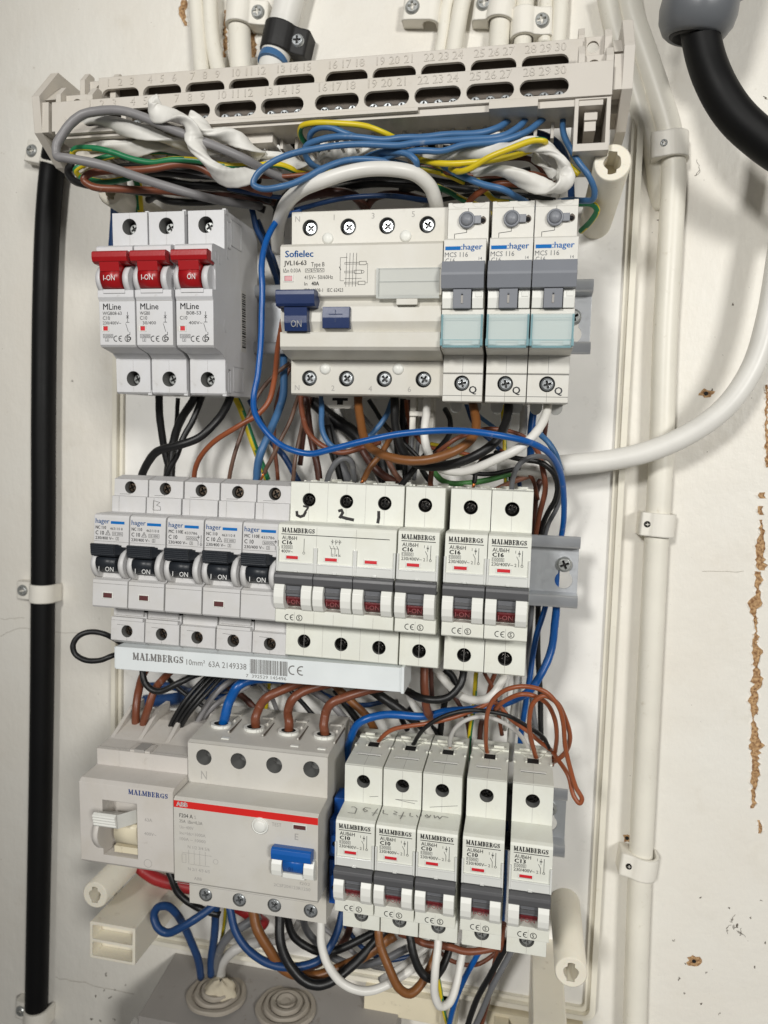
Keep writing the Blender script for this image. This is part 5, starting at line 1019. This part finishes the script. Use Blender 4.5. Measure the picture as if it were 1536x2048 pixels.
Wr('red brown wire behind it dropping to pole three of the wide breaker', 'w_dark_brown', 16, '610 790 40,618 850 42,628 897 46,640 968 46')
Wr('steel blue wire from the left lower terminal of the residual current device', 'w_steel', 12.5, '644 788 54,643 820 58,643 845 60,649 872 62,662 891 62,690 898 58')
Wr('blue wire rising to the right behind the big brown one', 'w_steel', 12, '720 890 50,748 864 50,770 836 48,784 800 44')
Wr('grey wire arched above marker number 3', 'w_mid_grey', 13, '653 972 54,660 945 58,672 925 60,690 917 60,702 923 58,708 950 52,712 972 46')
Wr('big brown wire swooping from the residual current device to the left grey lever breaker', 'w_tan', 20, '716 782 56,717 800 58,720 839 64,728 874 70,750 901 76,785 917 80,834 921 82,879 914 82,919 898 80,944 876 76,952 850 70,949 820 62,943 795 56')
Wr('big black wire swooping to the middle grey lever breaker', 'w_black', 20, '788 785 54,790 820 56,792 858 60,801 893 64,824 922 68,856 934 70,909 927 74,958 907 76,995 880 74,1011 848 68,1016 815 60,1017 795 56')
Wr('big white wire swooping to the right grey lever breaker', 'w_white', 19, '856 785 56,854 810 58,850 848 62,850 880 64,858 910 66,880 936 68,910 944 72,945 938 76,987 922 80,1036 897 82,1073 864 78,1090 833 70,1096 806 62,1098 790 56')
Wr('grey wire arching into the right breaker of the middle row', 'w_mid_grey', 11, '1023 985 54,1027 950 58,1042 926 60,1068 913 58,1096 917 52,1115 945 44,1122 985 38,1112 1020 32,1096 1050 28,1086 1085 24')
Wr('short black wire with a copper end above the second right breaker', 'w_black', 11, '1010 908 46,975 914 52,958 928 56,951 950 58,948 966 58', tip=3.2)
Wr('black wire curving down past the right end of the middle row', 'w_black', 12, '990 905 40,1040 918 46,1085 927 48,1107 946 46,1115 975 42,1111 1000 38,1098 1020 34,1087 1046 30,1079 1085 26')
Wr('green wire lying behind the swooping wires', 'w_leaf', 13, '862 930 26,872 950 28,892 964 30,930 967 32,977 960 32,1026 945 30,1078 934 26')
Wr('pinkish brown wire beside the green one', 'w_pink', 12, '990 980 30,1020 966 30,1046 956 30,1104 940 28,1130 925 24')
Wr('red brown wire turning down at the right of the middle row', 'w_brown', 12, '1060 880 34,1078 910 40,1088 948 42,1090 980 40,1080 1026 34,1070 1075 28')
Wr('dark brown wire behind it at the right of the middle row', 'w_dark_brown', 15, '1082 960 24,1072 985 26,1068 1020 24,1064 1075 22')
Wr('green striped wire hanging straight behind the swooping wires', 'earth', 9.5, '1004 800 24,1009 886 26,1011 940 26,1012 990 22')
Wr('wide navy band of wire behind the white swoop', 'w_blue', 17, '1072 800 28,1066 830 30,1062 880 30,1060 930 28')
Wr('pale wire hanging beside the navy band', 'w_pale', 17, '1048 796 30,1047 830 30,1045 868 28')
Wr('blue wire slanting behind the left grey lever breaker', 'w_steel', 9, '945 818 30,962 835 32,985 853 32,1010 872 28')
Wr('thin red brown wire crossing behind the bright blue one', 'w_brown', 9, '940 872 40,967 858 44,1012 861 46,1049 874 44,1066 890 38')
Wr('brown wire hanging at the right behind the white swoop', 'w_dark_brown', 10, '1094 800 26,1092 850 28,1088 880 26')
Wr('blue wire hugging the bright loop near the fat white cable', 'w_steel', 13, '1078 866 40,1096 884 44,1112 910 44,1122 940 38')
Wr('thick black wire lying diagonally on the plate', 'w_black', 26, '600 780 14,630 806 16,660 833 18,707 866 18,738 907 18,770 960 16')
Wr('thick pale cable core lying diagonally beside it', 'w_pale', 22, '640 800 12,660 846 13,690 886 14,718 925 14,740 975 12')
Wr('dark grey cable core at the foot of the diagonal bunch', 'w_mid_grey', 24, '648 830 20,668 905 20,684 935 20,698 975 18')
Wr('black core between the grey ones above marker number 3', 'w_black', 14, '655 850 24,672 920 24,684 975 22')
Wr('dark red brown wire running to the right on the plate', 'w_dark_brown', 18, '716 880 22,733 914 24,757 943 26,795 968 24')
Wr('orange tan wire with copper tip above marker number 2', 'w_tan', 13, '790 860 50,776 885 54,757 913 58,738 940 59,727 960 58', tip=3)
Wr('black wire end above marker number 1', 'w_black', 14, '856 905 56,832 934 60,815 954 60,802 972 58')
Wr('black wire behind it going right', 'w_black', 12, '836 925 40,848 945 40,862 966 38')
Wr('brown wire end at the breaker beside the wide one', 'w_brown', 12, '862 925 50,862 945 52,861 976 50')
Wr('pink brown wire leaning into the wide breaker', 'w_pink', 12, '768 905 38,776 922 40,788 943 40,806 966 38')
Wr('thin brown pair curling behind the big brown wire', 'w_brown', 10, '938 868 56,916 876 58,898 887 58,880 900 56,866 912 52')
Wr('black wire falling behind the big brown wire', 'w_black', 12, '890 818 30,900 838 34,898 868 38,884 890 42,868 908 44')
BK = 'dark wires hanging behind the residual current device'
for (s, w, m), lb in zip((('790 795 24,792 850 22,800 940 20', 18, 'w_black'), ('806 795 20,806 880 18,812 970 16', 14, 'w_black'), ('818 800 18,816 860 18,806 940 16', 10, 'w_dark_brown'), ('838 870 20,834 910 20,828 960 18', 9, 'w_mid_grey'), ('826 860 22,822 910 22,818 960 20', 9, 'w_mid_grey'), ('1026 915 22,1022 940 22,1022 975 20', 12, 'w_black'), ('620 790 22,610 850 20,600 930 16', 12, 'w_dark_brown'), ('760 905 20,766 930 20,772 968 20', 20, 'w_black')), ['thick black wire hanging under the third lower screw of the residual current device', 'black wire right of the thick one under the residual current device', 'dark brown strand beside the black pair under the residual current device', 'left of two thin grey wires beside the short white run', 'right of two thin grey wires beside the short white run', 'black stub deep behind the grey arch at the right', 'dark brown wire deep behind the left corner of the residual current device', 'broad black wire at the foot of the tan copper tipped one']):
    Wr(lb, m, w, s, group=BK + m[1:])
Wr('yellow wire deep behind the white swoop', 'w_yellow', 9, '860 888 16,880 892 16,905 900 16,940 915 14')
# right of the middle row, below its rail
Wr('thick blue wire bowing out below the middle rail and into the bottom row', 'w_blue', 17, '1112 1180 26,1112 1218 30,1110 1250 34,1104 1290 40,1092 1330 44,1073 1363 46,1050 1388 44,1024 1402 42,986 1412 40,936 1420 40,890 1424 44,850 1432 48,800 1430 52,765 1430 54,738 1436 56,714 1450 56,700 1480 52,693 1520 46,690 1570 40')
Wr('blue wire running straight down at the right of the middle row', 'w_blue', 12.5, '1098 1180 20,1088 1222 22,1074 1269 24,1064 1318 26,1058 1367 28,1051 1410 28,1044 1450 26,1040 1500 22,1034 1560 20')
Wr('grey wire beside the right breaker of the middle row', 'w_mid_grey', 11, '1086 1085 22,1066 1190 18,1060 1260 18,1058 1340 16,1064 1400 16,1075 1480 16')
Wr('black wire straight down behind the blue pair', 'w_black', 12, '1080 1085 18,1076 1230 14,1077 1328 12,1080 1386 12,1082 1480 12')
# between the middle and bottom rows
Wr('black wire loop sticking out at the left of the comb busbar', 'w_black', 12, '260 1300 62,231 1279 66,208 1267 70,180 1264 73,157 1273 75,146 1291 76,150 1308 76,170 1320 76,200 1320 75,225 1312 73,250 1304 66')
Wr('left red brown wire into the grey main switch', 'w_brown', 17, '300 1330 40,285 1350 46,277 1385 54,272 1430 58,270 1472 56,269 1500 52', tip=0)
Wr('right brown wire into the grey main switch', 'w_brown', 17, '345 1338 44,326 1358 52,308 1382 58,296 1418 60,287 1450 58,283 1474 56,281 1500 52')
Wr('black wire slung in a U left of the comb busbar underside', 'w_black', 14, '284 1330 60,286 1350 62,292 1368 62,304 1380 62,322 1382 62,357 1366 60,392 1350 54,430 1338 46')
BM = 'thin black wires side by side into the main switch'
for q in range(4): Wr(('leftmost', 'second from left', 'third from left', 'rightmost')[q] + ' of four thin black wires side by side entering the main switch', 'w_black', 9, f'{428 + q * 9} 1340 44,{405 + q * 9} {1360 + q * 2} 50,{376 + q * 9} {1393 + q * 2} 56,{350 + q * 8} {1431 + q} 58,{334 + q * 7} 1470 56,{328 + q * 7} 1500 52', group=BM)
Wr('upper grey wire sloping down behind the black ones', 'w_grey', 13, '480 1350 40,461 1362 44,428 1390 48,402 1430 50,388 1466 50,380 1500 48'); Wr('lower grey wire sloping down towards the residual current device', 'w_grey', 13, '500 1370 38,455 1394 42,425 1415 46,398 1450 48,385 1490 46')
Wr('navy wire behind the brown pair at the left', 'w_navy', 26, '290 1402 12,350 1398 14,420 1378 16,520 1356 16'); Wr('navy wire crossing the plate above the main switch', 'w_navy', 16, '296 1372 12,340 1372 12,400 1390 14,470 1395 14')
Wr('scuffed blue wire into the first terminal of the big residual current device', 'w_blue', 21, '580 1358 46,535 1357 52,498 1361 58,474 1373 62,461 1398 62,453 1424 63,447 1442 62.5,445 1470 61')
Wr('brown wire into the second terminal of the big residual current device', 'w_brown', 20, '650 1362 44,604 1367 50,566 1378 56,536 1394 60,519 1414 60,512 1432 63,512 1450 62.5,513 1478 61')
Wr('brown wire into the third terminal of the big residual current device', 'w_brown', 20, '690 1362 46,645 1370 52,608 1382 57,585 1399 60,577 1422 59,577 1442 63,578 1458 62.5,580 1486 61')
Wr('brown wire into the fourth terminal of the big residual current device', 'w_brown', 20, '790 1372 48,739 1380 54,696 1391 59,664 1407 62,650 1428 61,648 1448 63,650 1465 62.5,652 1492 61')
Wr('grey wire crossing diagonally behind the brown wires', 'w_grey', 15, '590 1360 22,623 1380 24,657 1404 24,692 1440 22,720 1470 18'); Wr('tan wire crossing diagonally down to the blue bow', 'w_tan', 17, '660 1362 30,676 1377 32,705 1404 32,732 1432 30,750 1460 26')
Wr('black wire under the crossing brown wires', 'w_black', 16, '670 1378 18,696 1414 18,722 1450 16'); Wr('thick black wire slanting right below the busbar end', 'w_black', 21, '720 1364 34,748 1385 38,784 1407 40,815 1430 38,850 1455 34')
Wr('yellow wire showing behind the brown wires', 'w_yellow', 8, '540 1360 18,535 1395 18,529 1440 16'); Wr('dark red brown wire behind the blue scuffed one', 'w_dark_brown', 14, '455 1372 18,488 1395 20,512 1420 20,530 1445 18')
Wr('white wire slanting from behind the busbar end', 'w_white', 17, '800 1355 44,815 1382 46,828 1410 44,848 1444 40,862 1470 34')
Wr('thick brown wire hanging below the breaker beside the wide one', 'w_brown', 19, '848 1325 54,849 1350 56,850 1388 56,853 1418 52,866 1440 44'); Wr('dark brown wire just behind the thick hanging brown one', 'w_dark_brown', 11, '862 1325 40,863 1360 40,864 1405 38')
Wr('black wire slung in a U below the second right breaker', 'w_black', 17, '928 1330 54,926 1348 56,920 1372 58,900 1392 60,872 1400 60,842 1396 58,815 1382 50,796 1370 42')
Wr('white wire slung in a U below the right breaker', 'w_white', 18, '862 1328 36,874 1342 40,894 1367 46,921 1391 52,952 1401 57,983 1391 60,1002 1366 58,1010 1340 52')
Wr('thin white wire beside the U', 'w_white', 9, '1017 1345 30,1014 1360 30,1012 1400 26,1010 1460 22'); Wr('wide white wire hanging behind the brown loops', 'w_white', 18, '1036 1345 20,1032 1400 20,1024 1460 18,1018 1520 16')
Wr('green striped wire seen again behind the white U', 'earth', 10, '955 1335 30,952 1350 30,947 1414 30,940 1470 26,936 1520 22'); Wr('thin brown wire crossing behind the white U', 'w_brown', 9, '965 1335 36,972 1352 36,984 1374 34,994 1410 32,1004 1470 28'); Wr('brown wire leaning against it', 'w_brown', 10, '992 1340 30,984 1362 30,976 1392 28')
BX = 'black wires behind the blue bow'
for (s, w), lb in zip((('890 1338 26,902 1350 26,915 1374 26', 16), ('820 1412 24,845 1440 24,870 1470 20', 24), ('790 1400 20,800 1430 20,815 1460 18', 12), ('890 1400 22,884 1440 22,878 1480 20', 14)), ['black wire deep behind the hanging black U', 'fat black wire lying under the blue bow by the white slanting wire', 'black wire under the blue bow right below the busbar end', 'black wire dropping behind the blue bow beside the brown drop']): Wr(lb, 'w_black', w, s, group=BX)
Wr('dark brown wire end behind the green striped one', 'w_dark_brown', 12, '964 1440 24,960 1470 24,958 1500 22')
# feeders of the five bottom breakers
Wr('thin brown wire with copper tip in the first bottom breaker', 'w_orange', 9.5, '1102 1500 46,1078 1482 52,1053 1461 56,1022 1438 58,998 1412 59,985 1404 59,962 1414 59,910 1434 60,858 1446 61,819 1452 61,786 1459 60,766 1472 58,756 1484 54', tip=5)
Wr('thin black wire bridging over to the second bottom breaker', 'w_black', 9.5, '1098 1496 48,1086 1474 52,1053 1452 56,1014 1431 60,975 1422 62,936 1421 63,884 1434 63,853 1453 62,835 1475 58,826 1490 54', tip=3)
Wr('thin grey wire arched into the middle one of the bottom breakers', 'w_pale', 9.5, '1056 1496 48,1046 1478 52,1027 1458 55,1001 1442 58,967 1434 60,936 1438 61,912 1455 60,901 1476 57,900 1492 54', tip=3)
Wr('long brown loop from the fourth bottom breaker dangling lowest at the right', 'w_orange', 10, '976 1512 53,972 1490 58,972 1460 64,976 1424 68,988 1397 72,1014 1379 75,1051 1373 76,1092 1384 76,1116 1411 75,1126 1445 73,1131 1492 70,1139 1533 68,1151 1572 67,1164 1597 67,1159 1607 67,1148 1592 66,1138 1556 64,1131 1541 62,1116 1519 56,1106 1505 50')
Wr('inner brown loop ending beside the right bottom breaker', 'w_orange', 10, '990 1418 62,1006 1404 66,1040 1389 70,1066 1391 70,1092 1405 68,1108 1435 64,1114 1471 58,1110 1503 50,1104 1530 44')
Wr('brown loop rising from the right end breaker of the bottom row', 'w_orange', 10.5, '1074 1520 53,1069 1505 58,1062 1479 64,1059 1440 70,1066 1406 73,1088 1392 74,1112 1404 73,1130 1435 70,1140 1471 66,1132 1502 60,1114 1520 54,1104 1524 48', tip=-3)
# below the bottom row
Wr('dusty blue wire coiled in a loop below the big residual current device', 'w_navy', 17, '440 1800 56,418 1818 60,389 1839 64,359 1857 66,336 1865 66,315 1854 66,308 1832 64,316 1814 60,334 1812 56,352 1826 52,367 1852 46,381 1879 40,394 1912 34,402 1955 26')
Wr('blue wire straight down into the left grommet', 'w_navy', 17, '434 1805 40,431 1840 38,427 1880 32,423 1920 26,422 1950 22'); Wr('dark grey wire into the left grommet', 'w_mid_grey', 19, '520 1830 26,490 1849 30,463 1868 30,444 1889 28,434 1918 24,430 1945 20')
Wr('pale grey cable sheath bending into the left grommet', 'w_pale', 21, '540 1880 14,500 1888 18,470 1900 22,452 1915 22,442 1938 20,440 1960 18'); Wr('green and yellow wire thin behind the blue one', 'earth', 8, '452 1812 26,448 1850 24,440 1890 22,420 1930 20')
Wr('deep blue wire swinging from below the residual current device to the right', 'w_navy', 17, '456 1795 54,461 1822 56,470 1859 58,497 1901 60,535 1926 60,582 1934 58,619 1929 54,645 1914 50,664 1888 46,678 1850 42,690 1800 38')
Wr('thick brown wire swinging below the residual current device', 'w_tan', 22, '503 1805 54,508 1830 56,516 1860 58,537 1899 58,569 1938 56,606 1951 54,640 1951 52,692 1930 48,750 1897 44,790 1870 40')
Wr('thick black wire hanging lowest below the residual current device', 'w_black', 21, '559 1815 54,559 1840 56,562 1884 60,577 1928 62,606 1961 62,635 1969 60,670 1958 56,709 1929 50,742 1891 44,770 1860 40'); Wr('second black wire above it', 'w_black', 17, '574 1820 50,576 1840 50,589 1874 50,619 1897 48,645 1904 46,672 1900 44,709 1886 42,750 1864 38')
Wr('grey wire looping behind the black ones', 'w_mid_grey', 16, '604 1820 30,611 1853 30,630 1882 30,663 1913 32,709 1929 32,764 1921 32,815 1896 30'); Wr('second grey loop further back', 'w_pale', 15, '600 1840 20,586 1862 20,560 1880 20,520 1886 18')
Wr('thick white wire swinging right below the residual current device', 'w_white', 18.5, '640 1822 56,641 1847 58,644 1888 60,656 1930 62,683 1966 62,723 1981 60,764 1973 56,819 1943 48,863 1905 40,890 1875 34'); Wr('second white wire following it behind', 'w_white', 14, '760 1960 34,800 1935 34,850 1900 32,880 1872 28')
Wr('brown wire hanging in a U below the first bottom breaker', 'w_tan', 19, '756 1850 54,758 1870 56,764 1902 58,780 1943 60,800 1976 60,820 1987 58,842 1970 54,863 1929 48,880 1880 42'); Wr('black wire hanging in a U below the second bottom breaker', 'w_black', 18, '820 1860 54,821 1880 56,827 1910 58,844 1946 58,864 1956 56,884 1938 50,898 1899 44,905 1870 40')
Wr('white wire hanging in a long U below the middle bottom breaker', 'w_white', 17.5, '876 1870 56,875 1895 58,871 1943 62,869 1990 62,880 2013 60,897 2006 56,912 1970 50,922 1925 44,928 1880 38')
Wr('red brown wire lying across just under the bottom breakers', 'w_brown', 15, '800 1866 44,835 1880 48,854 1888 48,901 1895 48,928 1902 48,955 1902 46,990 1895 42,1010 1880 36'); Wr('blue wire running straight down out of the frame at the bottom', 'w_blue', 12, '970 1880 34,955 1910 34,928 1959 32,909 2006 28,896 2062 24')
Wr('black wire running down beside the grey one at the bottom', 'w_black', 13, '1022 1870 40,1008 1900 38,983 1946 36,955 1995 32,932 2062 26'); Wr('grey wire running down at the bottom right', 'w_mid_grey', 13, '1034 1875 38,1018 1910 36,988 1968 34,966 2017 30,944 2065 26'); Wr('brown wire running down behind the black and grey pair', 'w_brown', 11, '1002 1870 28,994 1902 28,980 1984 26,958 2065 22')
Wr('green and yellow wire showing through the white U', 'earth', 9, '872 1930 26,880 1975 26,885 2012 24,898 2060 20'); Wr('blue wire in the dark gap beside the right bottom breaker', 'w_blue', 13, '1012 1640 34,1010 1720 34,1006 1800 34,1004 1850 32'); Wr('red brown wire at the foot of the dark gap', 'w_brown', 12, '1008 1846 40,1004 1872 40,1000 1900 38')
Wr('dusty brown wire behind the swinging wires', 'w_dark_brown', 16, '596 1940 30,640 1925 30,690 1880 28,704 1830 26'); Wr('tan wire between the black ones at the bottom', 'w_tan', 14, '700 1925 30,740 1900 30,786 1876 28')
wire('red cable bulging out below the grey main switch', 'w_red', 25, [(240, 1690, 22), (278, 1732, 26), (308, 1756, 28), (352, 1768, 28), (420, 1786, 26), (500, 1828, 22), (530, 1850, 18)], 'cable', 'cable', sides=16); Wr('black wire beside the red cable under the main switch', 'w_black', 15, '332 1720 44,342 1752 46,356 1786 46,389 1812 44,440 1830 40')
XW = 'thin loose wires lying in the tangle'
for lb, m, w, s in (('thin black wire running level under the left white strips', 'w_black', 10, '190 342 70,260 330 74,340 338 76,430 346 76,520 344 70'), ('thin grey wire hidden behind the left green loop', 'w_mid_grey', 10, '200 300 66,290 330 70,380 342 72,470 366 66'), ('thin brown wire below the sheath at the middle of the tangle', 'w_brown', 10, '430 330 66,520 352 70,600 350 70,680 340 66,760 338 60'),
    ('thin blue wire below the white curl at the left', 'w_navy', 10, '400 366 58,470 380 62,540 392 58,600 396 50'), ('thin yellow striped wire under the blue loops', 'earth6', 10, '640 346 72,720 336 76,800 332 76,880 346 70,930 366 62'), ('thin brown wire beneath the right yellow wires', 'w_brown', 10, '820 336 66,900 346 70,980 352 72,1060 346 68,1110 360 60'),
    ('thin black wire beneath the steel blue slant', 'w_black', 10, '850 356 58,930 366 62,1010 360 64,1080 372 58'), ('thin navy wire running level behind the white arch', 'w_navy', 11, '590 420 46,680 398 50,780 392 50,860 402 44'), ('thin black wire behind the left grey lever breaker top', 'w_black', 10, '880 400 44,960 388 48,1040 390 48,1110 400 42')):
    Wr(lb, m, w, s, group=XW)
for lb, m, w, s in (('thin black wire dangling between the first two red lever breaker wires', 'w_black', 9, '356 796 30,352 850 28,338 900 28,330 960 24'), ('thin brown wire behind the dull blue one', 'w_brown', 9, '590 720 24,560 780 26,548 850 26,556 960 22'), ('thin grey wire falling behind the tan copper tipped one', 'w_grey', 9, '700 800 20,740 850 22,770 900 22,800 968 20'),
    ('thin black wire curving behind the big brown swoop', 'w_black', 10, '738 800 24,770 850 26,812 890 26,850 930 24'), ('thin orange wire behind the big black swoop', 'w_orange', 9, '812 800 26,820 850 28,850 890 28,920 905 26,990 925 24'), ('thin pale wire behind the tan wire on the plate', 'w_pale', 10, '676 800 18,700 850 18,752 900 18,790 968 18'),
    ('thin blue wire deep behind the big white swoop', 'w_navy', 10, '930 800 20,950 850 22,990 890 22,1030 930 20,1040 975 18'), ('thin black wire crossing low behind the short copper ended one', 'w_black', 10, '880 920 34,930 942 36,980 948 36,1040 936 34'), ('thin brown wire low at the right of the middle gap', 'w_brown', 9, '1000 900 30,1040 930 32,1066 960 32,1076 1000 30'),
    ('thin black wire under the busbar behind the brown pair', 'w_black', 10, '330 1350 20,360 1380 22,420 1420 22,470 1440 20'), ('thin grey wire under the busbar right of the blue one', 'w_grey', 10, '500 1350 24,540 1390 26,560 1440 24'), ('thin black wire behind the three brown feeders', 'w_black', 10, '560 1360 22,600 1400 24,640 1440 24,700 1450 22'),
    ('thin navy wire behind the three brown feeders', 'w_navy', 11, '600 1350 16,650 1390 18,720 1410 18,780 1400 16'), ('thin brown wire deep behind the white U', 'w_dark_brown', 10, '870 1340 20,900 1380 22,930 1430 22,940 1480 20'), ('thin grey wire low behind the swinging black ones', 'w_grey', 10, '640 1850 22,690 1890 24,740 1930 24,800 1940 22'),
    ('thin blue wire low behind the brown U', 'w_navy', 10, '690 1850 26,720 1890 28,770 1920 28,830 1910 26'), ('thin brown wire low behind the white U', 'w_brown', 9, '860 1880 24,900 1920 26,950 1930 26,1000 1900 24')):
    Wr(lb, m, w, s, group='thin loose wires between the rows')
